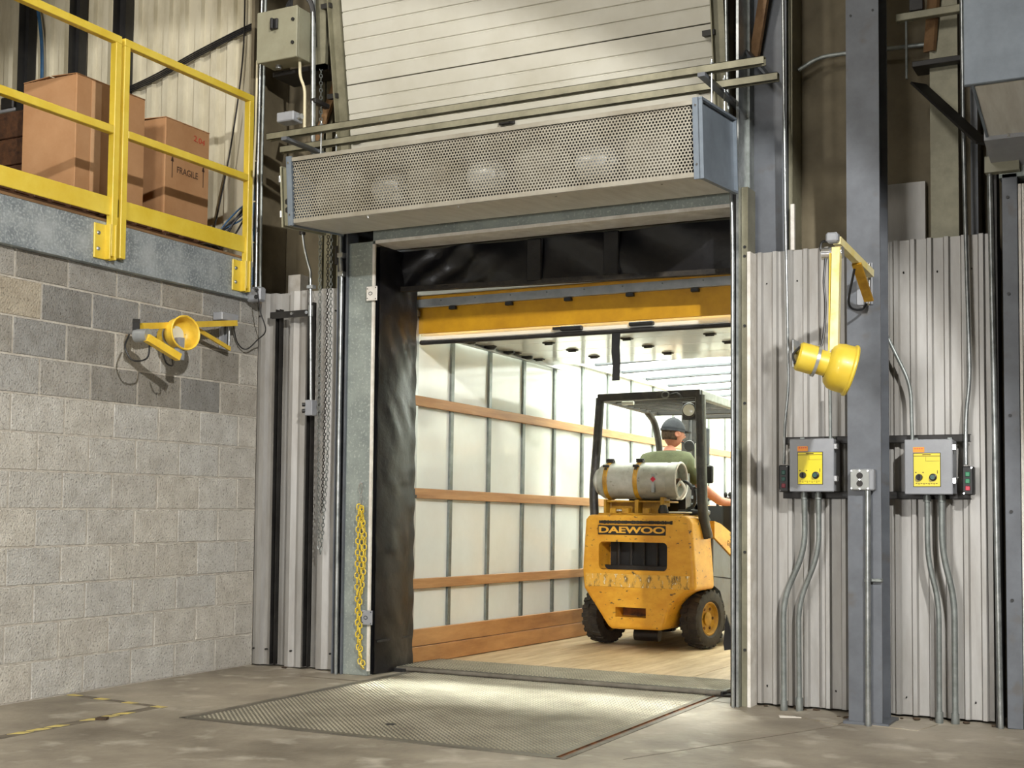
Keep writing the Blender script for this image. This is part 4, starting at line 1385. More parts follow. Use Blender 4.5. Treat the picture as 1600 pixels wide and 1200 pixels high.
for k in range(14):
    x = (3.62, 3.66, 3.70, 4.17, 4.22, 4.30, 3.40, 3.45, 4.6, 4.5, 3.3, 3.9, 3.95, .3)[k]
    d_ = MB().box(-.014, .012, -.01, .012, 0, .008, .004)
    o = d_.build('crumb', 'debris', bpy.data.objects['floor'])
    o.location = (x + rnd.uniform(-.03, .03), (-.03 if x < 3.9 or x > 4.1 else -.2) + rnd.uniform(-.05, .02), 0.0005)
    o.rotation_euler = (0, 0, rnd.uniform(0, 3))
    o.scale = (rnd.uniform(.6, 1.6),) * 3

# ================================================================== TRAILER
TP = radians(-0.78)
trl = thing('box_trailer', (.90, .46, .0), 'box trailer with white walls and wooden slats, backed to the dock', 'trailer', rot=(TP, 0, 0))
TL, TW, TH = 12.2, 2.50, 2.36
n = 14
pw = TW / n
for k in range(n):
    MB().box(k * pw + .001, (k + 1) * pw - .001, 0, TL, -.04, 0 if k % 2 else -.0012, .001).build('floor_plank', 'planks', trl)
MB().box(-.05, TW + .05, .02, TL, -.20, -.045).build('chassis_frame', 'darksteel', trl)
# side walls: panels between studs
ys = [-.04] + [.53 + .556 * k for k in range(21)]
for side in (0, 1):
    X0, X1 = ((-.030, -.018) if side == 0 else (TW + .018, TW + .030))
    for a, c in zip(ys[:-1], ys[1:]):
        MB().box(X0, X1, a + .004, min(c, TL) - .004, .0, TH).build('wall_panel', 'panel', trl)
    MB().box(-.06 if side == 0 else TW + .045, -.045 if side == 0 else TW + .06, 0, TL, -.1, TH + .05).build('outer_skin', 'panel', trl)
    for k, yv in enumerate(ys):
        if yv > TL: break
        sgn = 1 if side == 0 else -1
        xb = -.018 if side == 0 else TW + .018
        MB().box(xb, xb + sgn * .018, yv - (.022 if k else .0), yv + (.022 if k else .035), .235, TH - .02, .003).build('stud', 'stud', trl)
    xa = .0 if side == 0 else TW - .020
    for z in (1.755, 1.137, .535):
        MB().box(xa, xa + .020, -.03, TL - .2, z - .034, z + .034, .003).build('wood_slat', 'wood', trl)
    MB().box(xa, xa + .022, -.03, TL - .2, .004, .118, .003).build('kick_board', 'kick', trl)
    MB().box(xa, xa + .022, -.03, TL - .2, .122, .235, .003).build('kick_board', 'kick', trl)
    # top rail and cove
    xr = -.018 if side == 0 else TW - .03
    MB().box(xr, xr + .048, 1.2, TL, TH - .07, TH - .04).build('top_rail', 'panel', trl)
    MB().box(xr + .005, xr + .04, 0, TL, TH - .04, TH).build('top_rail', 'alu', trl)
MB().box(-.03, TW + .03, TL - .03, TL, 0, TH).build('front_wall', 'panel', trl)
b = MB()
for j in range(1, 6):
    b.box(j * TW / 6 - .02, j * TW / 6 + .02, TL - .06, TL - .03, 0, TH)
b.build('stud', 'stud', trl)
# translucent roof with bows
rp = []
for j in range(13):
    u = j / 12
    rp.append((-.03 + u * (TW + .06), TH + .035 * sin(pi * u)))
b = MB()
v = [(x, yv, z) for yv in (.10, TL) for (x, z) in rp]
b.add(v, [(j, j + 1, 13 + j + 1, 13 + j) for j in range(12)], True)
b.build('roof_skin', MT['roofskin'], trl)
for k in range(20):
    yv = .55 + .6 * k
    if yv > TL - .3: break
    MB().tube([(x, yv, z - .028) for (x, z) in rp], .017, 6).build('roof_bow', 'greysteel', trl)
# rear frame: header, posts
MB().box(-.06, TW + .06, -.02, .10, TH + .093, TH + .42, .006).build('rear_header', 'panel', trl)
MB().box(-.06, TW + .06, .0, .10, TH + .07, TH + .091, .003).build('header_strip', 'doorgold', trl)
MB().box(-.06, .012, -.03, .05, -.05, TH + .1, .004).build('rear_post', 'alu', trl)
MB().box(TW - .012, TW + .06, -.03, .05, -.05, TH + .1, .004).build('rear_post', 'alu', trl)
MB().box(-.06, TW + .06, -.015, .0, -.2, -.002).build('rear_sill', 'darksteel', trl)
# roll-up door: gold bottom panel hanging in the opening, aluminium rail, opened panels overhead
dg = MB().box(.0, TW, .036, .055, 2.205, 2.432, .002).build('door_bottom_panel', 'doorgold', trl)
MB().box(.0, TW, .004, .034, 2.375, 2.435, .003).build('rail', 'alu', dg)
for k in range(6):
    MB().box(.26 + k * .42, .31 + k * .42, .0, .03, 2.350, 2.372, .003).build('hinge', 'black', dg)
b = MB()
for k in range(9):
    b.cyl((.2 + k * .26, .0, 2.415), (.2 + k * .26, .006, 2.415), .005, 8)
tag(b.build('rivet', 'stud', dg), kind='stuff')
MB().box(.0, TW, .06, .10, 2.135, 2.165, .008).build('bottom_bar', 'darksteel', trl)
MB().box(.0, TW, .085, .095, 2.165, 2.21).build('door_strip', 'panel', trl)
for k in range(5):
    dp = MB().box(.02, TW - .02, .13 + k * .40, .525 + k * .40, 2.235, 2.250, .002).build('door_panel', 'panel', trl)
    if k < 4:
        b = MB()
        for x in (.08, .55, 1.15, 1.75, 2.30):
            b = MB().box(x - .04, x + .04, .50 + k * .40, .55 + k * .40, 2.226, 2.236, .003)
            b.cyl((x - .03, .525 + k * .40, 2.224), (x + .03, .525 + k * .40, 2.224), .007, 8)
            b.build('hinge', 'darksteel', dp)
MB().box(1.05, 1.20, .05, .09, 2.17, 2.20, .006).box(1.0, 1.05, .05, .08, 2.18, 2.195).build('door_latch', 'black', trl)
MB().box(1.52, 1.68, .05, .09, 2.175, 2.20, .006).build('door_latch', 'black', trl)
for side in (0, 1):
    x = .02 if side == 0 else TW - .05
    MB().box(x, x + .03, .10, 2.35, 2.205, 2.215).box(x, x + .004, .10, 2.35, 2.205, 2.25).build('door_track', 'alu', trl)
    for k in range(5):
        b = MB().cyl((x - .01, .34 + k * .30, 2.228), (x + .09, .34 + k * .30, 2.228), .014, 10)
        b.box(x + .03, x + .07, .33 + k * .30, .37 + k * .30, 2.212, 2.225, .003)
        b.build('roller', 'darksteel', trl)
# pull strap
MB().prism([(1.405, 2.16), (1.462, 2.16), (1.456, 2.05), (1.462, 1.95), (1.458, 1.84), (1.408, 1.84), (1.412, 1.93), (1.402, 2.02)], .066, .072, 'Y').build('pull_strap', 'black', trl)
MB().box(-.003, .040, -.05, .012, 1.105, 1.125, .003).box(.022, .034, -.06, .0, 1.10, 1.165, .003).build('strap_hook', 'black', trl)

# ================================================================== FORKLIFT
FY, FX0, FZ = 2.75, 1.745, -0.030
fk = thing('forklift', (FX0, FY, FZ), 'yellow gas forklift seen from behind, driving into the trailer', 'forklift', rot=(radians(-0.78), 0, 0))


def boolean_body(name, outline, y0, y1, cuts, m, parent, bev=.02):
    a = MB().prism(outline, y0, y1, 'Y').build(name, m, None)
    md = a.modifiers.new('bevel', 'BEVEL')
    md.width = bev
    md.segments = 3
    md.limit_method = 'ANGLE'
    md.angle_limit = radians(35)
    tmp = []
    for c in cuts:
        t = c.build('cutter', None, None)
        tmp.append(t)
        q = a.modifiers.new('cut', 'BOOLEAN')
        q.operation = 'DIFFERENCE'
        q.solver = 'EXACT'
        q.object = t
    dg_ = bpy.context.evaluated_depsgraph_get()
    me = bpy.data.meshes.new_from_object(a.evaluated_get(dg_))
    bpy.data.objects.remove(a)
    for t in tmp:
        bpy.data.objects.remove(t)
    me.name = name
    if not me.materials:
        me.materials.append(MT[m])
    o = bpy.data.objects.new(name, me)
    COL.objects.link(o)
    o.parent = parent
    return o


def rrect(x0, x1, z0, z1, r, n=4):
    P = []
    for (cx, cz, a0) in ((x1 - r, z1 - r, 0), (x0 + r, z1 - r, 90), (x0 + r, z0 + r, 180), (x1 - r, z0 + r, 270)):
        for k in range(n + 1):
            a = radians(a0 + 90 * k / n)
            P.append((cx + r * cos(a), cz + r * sin(a)))
    return P


out = [(-.40, 1.022), (.40, 1.022), (.438, .985), (.470, .60), (.478, .465)]
for k in range(1, 8):                       # wheel arch, right
    a = k / 8 * pi / 2
    out.append((.478 - .26 * sin(a) * .95, .165 + .30 * cos(a)))
out += [(.21, .155), (-.200, .150), (-.230, .17), (-.435, .455), (-.450, .60), (-.428, .985)]
YR = -.40
cuts = [MB().prism(rrect(-.310, .250, .600, .815, .035), YR - .1, YR + .22, 'Y'),
        MB().box(-.167, .083, YR - .1, YR + .16, .243, .318),
        MB().box(-.323, .239, YR - .1, YR + .006, .866, .944)]
cw = boolean_body('counterweight', out, YR, .04, cuts, 'forklift', fk, .035)
MB().prism(rrect(-.295, .235, .59, .83, .03), YR + .20, YR + .215, 'Y').build('radiator_core', 'black', cw)
for k in range(4):
    x = -.203 + k * .105
    MB().box(x - .009, x + .009, YR + .14, YR + .16, .595, .82, .003).build('grille_bar', 'darksteel', cw)
MB().box(-.315, .235, YR + .12, YR + .14, .59, .635, .004).build('grille_sill', 'darksteel', cw)
MB().box(-.157, .073, YR + .13, YR + .15, .25, .31).build('tow_pocket', 'rust', cw)
# scuffed bumper band: a slightly proud strip of worn paint
MB().box(-.418, .430, YR - .004, YR + .01, .470, .570, .003).build('scuffed_band', 'scuff', cw)
npl = MB().box(-.319, .235, YR + .0, YR + .008, .869, .941, .003).build('nameplate', 'plate', cw)
text('lettering', 'DAEWOO', .066, 'letter', npl, frame4((-.042, YR - .0015, .9045), (1, 0, 0), (0, 0, 1)), 1.80, .0022, .0015)
sb = MB()
for k in range(60):
    x = -.307 + k * .0100
    h = rnd.uniform(.008, .014)
    sb.box(x, x + .009, YR - .012, YR + .004, .966 - h, .966 + h, .002)
sb.box(-.307, .290, YR - .004, YR + .006, .956, .976)
tag(sb.build('rubber_strip', 'rubber', cw), kind='stuff')
MB().box(-.34, .34, YR + .05, .03, 1.020, 1.036, .004).build('deck_plate', 'strap', cw)
# engine hood and chassis sides
MB().prism([(.30, .25), (1.46, .18), (1.46, .34), (.95, .36), (.90, .55), (.04, .60), (.04, .48), (.28, .48)], -.43, .43, 'X').build('chassis', 'greysteel', fk)
MB().prism([(.04, .60), (.90, .55), (.90, .70), (.80, .80), (.04, .96)], -.43, .43, 'X').build('engine_hood', 'forklift', fk)
for s_ in (-1, 1):
    x0, x1 = (.432, .470) if s_ > 0 else (-.470, -.432)
    sp_ = MB().prism([(.045, .985), (.20, .965), (1.50, .62), (1.50, .40), (1.42, .38), (.045, .86)], x0, x1, 'X').build('side_fender', 'forklift', fk)
    MB().prism([(.045, .85), (.045, .56), (.95, .50), (1.38, .385)], x0, x1 - .008 * s_, 'X').build('side_panel', 'greysteel', fk)
    MB().prism([(.045, .55), (.95, .49), (.95, .12), (.36, .12), (.30, .33), (.20, .44), (.045, .49)], x0, x1 - .004 * s_, 'X').build('step_panel', 'greysteel', fk)
    if s_ > 0:
        text('lettering', 'G18S', .060, 'text', sp_, frame4((x1 + .001, .42, .80), (0, 1, -.28), (0, .28, 1)), 1.0)


# wheels
def wheel(x, y, R, w, lab=None, side=1, nlug=22, steer=0.0):
    wv = bpy.data.objects.new('wheel', None)
    COL.objects.link(wv)
    wv.parent = fk
    wv.location = (x, y, R)
    wv.rotation_euler = (0, 0, steer)
    hw = w / 2
    MB().lathe([(R * .56, -hw * .8), (R * .62, -hw * .98), (R * .84, -hw), (R * .93, -hw * .86), (R * .955, -hw * .6), (R * .955, hw * .6), (R * .93, hw * .86), (R * .84, hw), (R * .62, hw * .98), (R * .56, hw * .8)],
               (0, 0, 0), (1, 0, 0), 48).build('tire', 'rubber', wv)
    lug = MB()
    for k in range(nlug):
        a = 2 * pi * k / nlug
        for sd in (-1, 1):
            aa = a + (pi / nlug if sd > 0 else 0)
            da = pi / nlug * .78
            v = []
            for (t, xx, rr_) in ((-da, hw * .10, .97), (da * .5, hw * .10, .97), (da, hw * .96, .90), (-da * .5, hw * .96, .90)):
                v.append((sd * xx, R * rr_ * cos(aa + t), R * rr_ * sin(aa + t)))
            for (t, xx, rr_) in ((-da * .85, hw * .12, 1.0), (da * .4, hw * .12, 1.0), (da * .85, hw * .93, .975), (-da * .4, hw * .93, .975)):
                v.append((sd * xx, R * rr_ * cos(aa + t), R * rr_ * sin(aa + t)))
            lug.add(v, [(4, 5, 6, 7), (0, 1, 5, 4), (1, 2, 6, 5), (2, 3, 7, 6), (3, 0, 4, 7)])
    tag(lug.build('tread_lugs', 'rubber', wv), kind='stuff')
    o_ = side
    MB().lathe([(R * .57, -hw * .75 * o_), (R * .57, hw * .80 * o_), (R * .52, hw * .84 * o_), (R * .48, hw * .5 * o_), (R * .30, hw * .42 * o_), (R * .22, hw * .42 * o_), (R * .22, hw * .62 * o_), (R * .12, hw * .70 * o_), (0, hw * .70 * o_)],
               (0, 0, 0), (1, 0, 0), 32).build('rim', 'strap', wv)
    nb_ = MB()
    for k in range(6):
        a = k * pi / 3
        nb_.cyl((hw * .40 * o_, R * .36 * cos(a), R * .36 * sin(a)), (hw * .55 * o_, R * .36 * cos(a), R * .36 * sin(a)), R * .05, 6)
    tag(nb_.build('wheel_nuts', 'rust', wv), kind='stuff')
    return wv


wheel(.385, .03, .232, .155, side=1, steer=-.20)
wheel(-.435, .03, .232, .155, side=-1, steer=-.20)
wheel(.44, 1.34, .30, .22, side=1, nlug=24)
wheel(-.44, 1.34, .30, .22, side=-1, nlug=24)
MB().box(-.40, .38, -.04, .10, .16, .30, .01).build('rear_axle', 'black', fk)
MB().cyl((-.10, -.15, .10), (.10, -.15, .10), .05, 14).build('muffler', 'black', fk)

# overhead guard
gd = MB()
ZT = 1.945
XL, XR_ = -.385, .430
YB, YF = -.22, .98
MB().beam((XL - .02, YB, ZT), (XR_ + .02, YB, ZT + .012), .07, .062).build('guard_rear_bar', 'guard', fk, bevel=.012)
MB().beam((XL, YB, ZT), (XL, YF, ZT - .02), .05, .055).build('guard_side_bar', 'guard', fk, bevel=.008)
MB().beam((XR_, YB, ZT + .005), (XR_, YF, ZT - .015), .055, .070).build('guard_side_bar', 'guardside', fk, bevel=.008)
MB().beam((XL, YF, ZT - .02), (XR_, YF, ZT - .02), .05, .05).build('guard_front_bar', 'guard', fk, bevel=.008)
for k in range(8):
    y_ = YB + .13 + k * .13
    MB().box(XL + .02, XR_ - .02, y_ - .012, y_ + .012, ZT - .022, ZT - .004, .002).build('guard_slat', 'guard', fk)
MB().tube(curve([(XL - .045, YB + .005, 1.0), (XL - .052, YB, 1.22), (XL - .030, YB, 1.55), (XL - .005, YB, ZT)], 5), .036, 10).build('guard_rear_post', 'guard', fk)
pr_ = MB().tube(curve([(XR_ + .035, YB + .10, .86), (XR_ + .025, YB + .03, 1.02), (XR_ + .020, YB, 1.30), (XR_ + .005, YB, ZT)], 5), .034, 10).build('guard_rear_post', 'guard', fk)
MB().tube(curve([(XR_ + .062, YB + .11, .86), (XR_ + .050, YB + .04, 1.02), (XR_ + .045, YB + .01, 1.30), (XR_ + .030, YB + .01, ZT)], 5), .020, 8).build('side_face', 'guardside', pr_)
for s_ in (-1, 1):
    x = XL if s_ < 0 else XR_
    MB().tube(curve([(x, YF - .22, ZT - .02), (x, YF - .02, ZT - .12), (x, YF + .10, 1.60), (x, YF + .20, 1.10), (x, YF + .26, .62)], 5), .030, 10).build('guard_front_post', 'guard', fk)
# lamps, mirror, seat belt box, extinguisher
lp_ = MB().lathe([(0, -.01), (.052, -.01), (.058, .0), (.055, .03), (.03, .075), (0, .08)], (.345, YB + .02, 1.832), (-.1, 1, 0), 20).build('rear_work_lamp', 'guard', fk)
MB().lathe([(0, -.016), (.03, -.014), (.050, -.009), (.052, .0)], (.345, YB + .02, 1.832), (-.1, 1, 0), 20).build('lens', 'lens', lp_)
MB().box(.28, .42, YB + .04, YB + .07, 1.76, 1.90, .006).build('lamp_bracket', 'guard', fk)
o_ = MB().tube([(.175 + .028 * cos(t * pi / 8), YB - .045, ZT + .004 + .022 * sin(t * pi / 8)) for t in range(16)], .007, 6, closed=True).build('beacon_ring', 'guardside', fk)
MB().lathe([(0, 0), (.022, 0), (.022, .02), (0, .02)], (.175, YB - .05, ZT + .004), (0, 1, 0), 14).build('beacon_lens', 'black', o_)
MB().tube(curve([(.20, YB - .04, ZT), (.27, YB - .045, ZT + .012), (.31, YB - .04, ZT - .02)], 4), .008, 6).build('wire', 'black', fk)
MB().box(-.23, -.13, YB + .05, YB + .08, ZT - .055, ZT - .025, .004).build('lamp_tube', 'lens', fk)
MB().lathe([(0, 0), (.045, 0), (.05, .012), (0, .03)], (-.06, YF - .05, 1.63), (0, 1, 0), 18).build('mirror', 'black', fk)
MB().beam((-.10, YF + .0, 1.65), (-.30, YF, 1.72), .012, .012).build('mirror_arm', 'black', fk)
MB().box(.345, .40, .10, .14, 1.42, 1.72, .012).build('side_panel_grey', 'greysteel', fk)
MB().box(.27, .345, .14, .17, 1.40, 1.60, .006).build('belt_box', 'lens', fk)
MB().box(.33, .44, .08, .12, 1.28, 1.42, .01).build('bracket', 'black', fk)

# gas tank lying crosswise on its cradle
tk = thing('gas_tank', (1.700, 2.60, FZ), 'grey aluminium gas tank with ochre straps on the forklift rear', 'gas tank')
ZC, RT = 1.292, .143
MB().lathe([(0, -.402), (.05, -.400), (.085, -.388), (.108, -.370), (.114, -.358), (.110, -.345), (.127, -.332), (RT - .004, -.31), (RT, -.29), (RT, .20), (RT - .003, .215), (RT - .003, .24), (RT - .03, .245)],
           (0, 0, ZC), (1, 0, 0), 40).build('shell', 'tank', tk)
MB().lathe([(RT - .004, .235), (RT + .002, .245), (RT + .001, .305), (RT + .006, .315), (RT - .002, .320), (RT - .012, .31), (RT - .012, .25), (.06, .262), (0, .265)], (0, 0, ZC), (1, 0, 0), 40).build('collar', 'tank', tk)
MB().tube([(.318, (RT - .004) * cos(t * pi / 18), ZC + (RT - .004) * sin(t * pi / 18)) for t in range(36)], .008, 8, closed=True).build('collar_rim', 'whitetrim', tk)
MB().cyl((.262, 0, ZC - .01), (.31, 0, ZC - .01), .028, 14).build('valve', 'rust', tk)
MB().tube(curve([(.30, -.02, ZC - .02), (.38, -.06, ZC - .01), (.44, -.06, ZC - .08), (.43, -.02, ZC - .18), (.36, .02, ZC - .22)], 5), .012, 8).build('gas_hose', 'black', tk)
MB().tube(curve([(.31, -.06, ZC - .04), (.36, -.12, ZC - .01), (.40, -.14, ZC - .07), (.37, -.14, ZC - .13), (.33, -.12, ZC - .14)], 5), .010, 8).build('handle', 'whitetrim', tk)
MB().box(.13, .155, -RT - .004, -RT + .02, ZC - .09, ZC + .05).build('label', 'conduit', tk)
o_ = MB().prism([(.142, ZC + .032), (.164, ZC + .010), (.142, ZC - .012), (.120, ZC + .010)], -RT - .006, -RT + .01, 'Y').build('hazard_diamond', 'red', tk)
for k, x in enumerate((-.262, -.010)):
    s_ = MB()
    prof = []
    for t in range(0, 33):
        a = -pi / 2 - .9 + t * (2 * pi - .0) / 32
        prof.append((x, (RT + .003) * cos(a), ZC + (RT + .003) * sin(a)))
    for dx in (-.012, 0, .012):
        s_.tube([(p_[0] + dx, p_[1], p_[2]) for p_ in prof], .0065, 6, closed=True)
    st_ = s_.build('strap', 'strap', tk)
    bk = MB().box(x - .028, x + .028, -.05, .01, ZC + RT + .0, ZC + RT + .022, .004)
    bk.tube([(x + .03 * cos(t * pi / 6), -.03 + .025 * sin(t * pi / 6), ZC + RT + .025) for t in range(12)], .006, 6, closed=True)
    bk.build('buckle', 'darksteel', st_)
    MB().box(x - .025, x + .025, -.125, -.105, ZC + .105, ZC + .125, .003).cyl((x, -.12, ZC + .09), (x, -.125, ZC + .09), .012, 10).build('latch', 'darksteel', st_)
b = MB()
b.box(-.29, .25, -.10, .10, ZC - .172, ZC - .158, .003)
b.box(-.29, -.27, -.12, -.02, 1.03, ZC - .15, .003).box(-.03, .0, -.12, -.02, 1.03, ZC - .15, .003).box(.18, .21, -.12, .02, ZC - .2, ZC - .13, .003)
b.box(-.27, .20, -.02, .0, 1.03, ZC - .16)
crd = b.build('tank_cradle', 'strap', fk)
crd.location = (-.04, -.15, 0)
for (x, w) in ((-.24, .05), (-.14, .055), (.03, .05)):
    MB().box(x, x + w, -.36, -.30, 1.03, 1.075, .004).build('hinge_block', 'strap', fk)
MB().cyl((-.19, -.34, 1.055), (-.12, -.34, 1.055), .010, 10).build('hinge_pin', 'chrome', fk)
MB().lathe([(0, 0), (.035, 0), (.04, .03), (.025, .07), (0, .075)], (.17, -.28, 1.03), (0, 0, 1), 14).build('regulator', 'darksteel', fk)
MB().box(.22, .36, -.30, -.10, 1.04, 1.052, .003).build('document_tray', 'lens', fk)
MB().box(.24, .42, -.16, .10, 1.03, 1.07, .01).build('battery_cover', 'black', fk)

# seat, dashboard, wheel, levers
MB().box(-.27, .23, .18, .66, .80, .93, .05).build('seat_cushion', 'vinyl', fk)
MB().prism([(.10, .90), (.22, .90), (.17, 1.36), (.06, 1.36)], -.26, .22, 'X').build('seat_back', 'vinyl', fk)
MB().prism([(1.0, .50), (1.30, .50), (1.30, 1.08), (1.14, 1.12)], -.42, .42, 'X').build('dashboard', 'black', fk)
MB().tube([(-.02 + .17 * cos(t * pi / 12), .93 + .14 * sin(t * pi / 12), 1.20 + .08 * sin(t * pi / 12)) for t in range(24)], .014, 8, closed=True).build('steering_wheel', 'black', fk)
MB().tube([(-.02, .93, 1.19), (-.02, 1.12, 1.02)], .022, 8).build('steering_column', 'black', fk)
for k in range(4):
    x = .26 + k * .045
    lv_ = MB().tube([(x, .98, 1.0), (x + .01, .93 - .02 * k, 1.20)], .008, 6).build('lever', 'black', fk)
    MB().lathe([(0, -.02), (.016, -.015), (.019, .005), (.010, .022), (0, .026)], (x + .01, .93 - .02 * k, 1.21), (0, 0, 1), 10).build('knob', 'black', lv_)
MB().box(.24, .46, .90, 1.06, .86, 1.16, .02).build('hydraulic_box', 'black', fk)
# mast, carriage and forks
for s_ in (-1, 1):
    MB().box(s_ * .34 - .035, s_ * .34 + .035, 1.60, 1.72, .06, 2.02, .006).build('mast_rail', 'guard', fk)
    MB().box(s_ * .26 - .025, s_ * .26 + .025, 1.63, 1.72, .08, 1.98, .006).build('inner_mast_rail', 'guard', fk)
    MB().cyl((s_ * .19, 1.66, .12), (s_ * .19, 1.66, 1.70), .032, 14).build('lift_cylinder', 'guardside', fk)
    f_ = MB().prism([(1.80, .60), (1.84, .60), (1.84, .10), (2.90, .065), (2.90, .055), (1.80, .055)], s_ * .24 - .05, s_ * .24 + .05, 'X').build('fork', 'darksteel', fk)
MB().box(-.36, .36, 1.60, 1.70, 1.92, 2.0, .006).build('mast_crossbar', 'guard', fk)
MB().box(-.36, .36, 1.62, 1.68, 1.02, 1.10, .006).build('mast_crossbar', 'guard', fk)
MB().box(-.48, .48, 1.76, 1.80, .50, .62, .006).build('carriage_bar', 'darksteel', fk)
MB().box(-.48, .48, 1.76, 1.80, .12, .22, .006).build('carriage_bar', 'darksteel', fk)
MB().tube(curve([(.40, 1.5, 1.75), (.42, 1.45, 1.3), (.40, 1.52, .9)], 5), .012, 8).build('hydraulic_hose', 'black', fk)
for k in range(6):
    x = -.42 + k * .168
    MB().box(x - .012, x + .012, 1.77, 1.80, .60, 1.20, .003).build('backrest_bar', 'darksteel', fk)
MB().box(-.44, .44, 1.77, 1.80, 1.18, 1.21, .003).build('backrest_top', 'darksteel', fk)

# ================================================================== DRIVER
drv = thing('person', (1.700, FY + .45, FZ), 'man in black cap and olive t-shirt driving the forklift, seen from behind', 'person')


def skin_mesh(name, verts, edges, radii, m, parent, root=0, lev=2):
    me = bpy.data.meshes.new(name)
    me.from_pydata([Vector(v) for v in verts], edges, [])
    o = bpy.data.objects.new(name, me)
    COL.objects.link(o)
    md = o.modifiers.new('skin', 'SKIN')
    md.use_smooth_shade = True
    for i, r in enumerate(radii):
        sv = me.skin_vertices[0].data[i]
        sv.radius = r if isinstance(r, tuple) else (r, r)
        sv.use_root = (i == root)
    sd = o.modifiers.new('sub', 'SUBSURF')
    sd.levels = lev
    sd.render_levels = lev
    dg_ = bpy.context.evaluated_depsgraph_get()
    me2 = bpy.data.meshes.new_from_object(o.evaluated_get(dg_))
    bpy.data.objects.remove(o)
    me2.name = name
    me2.materials.clear()
    me2.materials.append(MT[m])
    for p_ in me2.polygons: p_.use_smooth = True
    o = bpy.data.objects.new(name, me2)
    COL.objects.link(o)
    o.parent = parent
    return o


# local frame: origin under the seat; y forward, z from the trailer floor
hip = (0, -.06, .98)
body_v = [hip, (0, -.07, 1.12), (0, -.07, 1.28), (.0, -.04, 1.43), (.0, -.01, 1.52), (.0, .02, 1.60),      # 0-5 pelvis..neck, head base
          (-.17, -.03, 1.46), (-.27, .05, 1.26), (-.25, .24, 1.16), (-.14, .42, 1.20),                    # left arm 6-9
          (.15, -.03, 1.46), (.27, .03, 1.25), (.36, .22, 1.14), (.42, .38, 1.13),                        # right arm 10-13
          (-.10, -.02, .98), (-.15, .38, .98), (-.15, .50, .58), (-.15, .62, .54),                        # left leg 14-17
          (.10, -.02, .98), (.15, .38, .98), (.15, .50, .58), (.15, .62, .54)]                            # right leg 18-21
body_e = [(0, 1), (1, 2), (2, 3), (3, 4), (4, 5), (3, 6), (6, 7), (7, 8), (8, 9), (3, 10), (10, 11), (11, 12), (12, 13), (0, 14), (14, 15), (15, 16), (16, 17), (0, 18), (18, 19), (19, 20), (20, 21)]
body_r = [(.15, .12), (.155, .12), (.15, .11), (.10, .085), (.055, .058), (.055, .058), .058, .045, .038, .028, .058, .045, .040, .028, .09, .075, .052, .045, .09, .075, .052, .045]
skin_mesh('body', body_v, body_e, body_r, 'skin', drv)
# shirt: torso and short sleeves, slightly larger
sv_ = [(0, -.07, 1.00), (0, -.08, 1.12), (0, -.08, 1.28), (.0, -.04, 1.43), (.0, -.01, 1.535),
       (-.18, -.03, 1.455), (-.235, .00, 1.36), (-.262, .035, 1.285), (.155, -.03, 1.455), (.215, -.0, 1.36), (.255, .025, 1.275)]
se_ = [(0, 1), (1, 2), (2, 3), (3, 4), (3, 5), (5, 6), (6, 7), (3, 8), (8, 9), (9, 10)]
sr_ = [(.18, .145), (.182, .145), (.195, .145), (.17, .13), (.072, .072), .095, .074, .068, .095, .074, .068]
skin_mesh('t_shirt', sv_, se_, sr_, 'shirt', drv)
tv = [(0, -.06, .97), (-.10, -.02, .985), (-.15, .38, .985), (-.15, .50, .60), (.10, -.02, .985), (.15, .38, .985), (.15, .50, .60)]
skin_mesh('trousers', tv, [(0, 1), (1, 2), (2, 3), (0, 4), (4, 5), (5, 6)], [(.16, .13), .11, .09, .065, .11, .09, .065], 'trousers', drv)
for x in (-.15, .15):
    MB().box(x - .05, x + .05, .46, .74, .50, .60, .03).build('boot', 'black', drv)
# head turned to the right
hd = bpy.data.objects.new('head', None)
HM = Matrix.Translation((.015, .03, 1.70)) @ Matrix.Rotation(radians(-38), 4, 'Z') @ Matrix.Rotation(radians(-6), 4, 'X')
bm = bmesh.new()
bmesh.ops.create_uvsphere(bm, u_segments=28, v_segments=20, radius=1)
for v_ in bm.verts:
    x, y, z = v_.co
    s = 1.0 if z > 0 else 1.0 - .28 * (-z) ** 1.3
    px_, py_, pz_ = x * .078 * s, y * .098 * (1.0 if z > -.2 else (.92 if y > 0 else .80)), z * .118
    if y > 0.2 and z < .1:
        py_ += .006
    nz = math.exp(-((x / .16) ** 2 + ((z + .12) / .20) ** 2))
    if y > .6: py_ += .026 * nz
    ey = math.exp(-(((abs(x) - .38) / .16) ** 2 + ((z - .08) / .12) ** 2))
    if y > .5: py_ -= .008 * ey
    mo = math.exp(-((x / .3) ** 2 + ((z + .48) / .06) ** 2))
    if y > .4: py_ += .004 * mo
    v_.co = (px_, py_, pz_)
me = bpy.data.meshes.new('head')
bm.to_mesh(me); bm.free()
for p_ in me.polygons: p_.use_smooth = True
me.materials.append(MT['skin'])
bpy.data.objects.remove(hd)
hd = bpy.data.objects.new('head', me)
COL.objects.link(hd)
hd.parent = drv
hd.matrix_local = HM
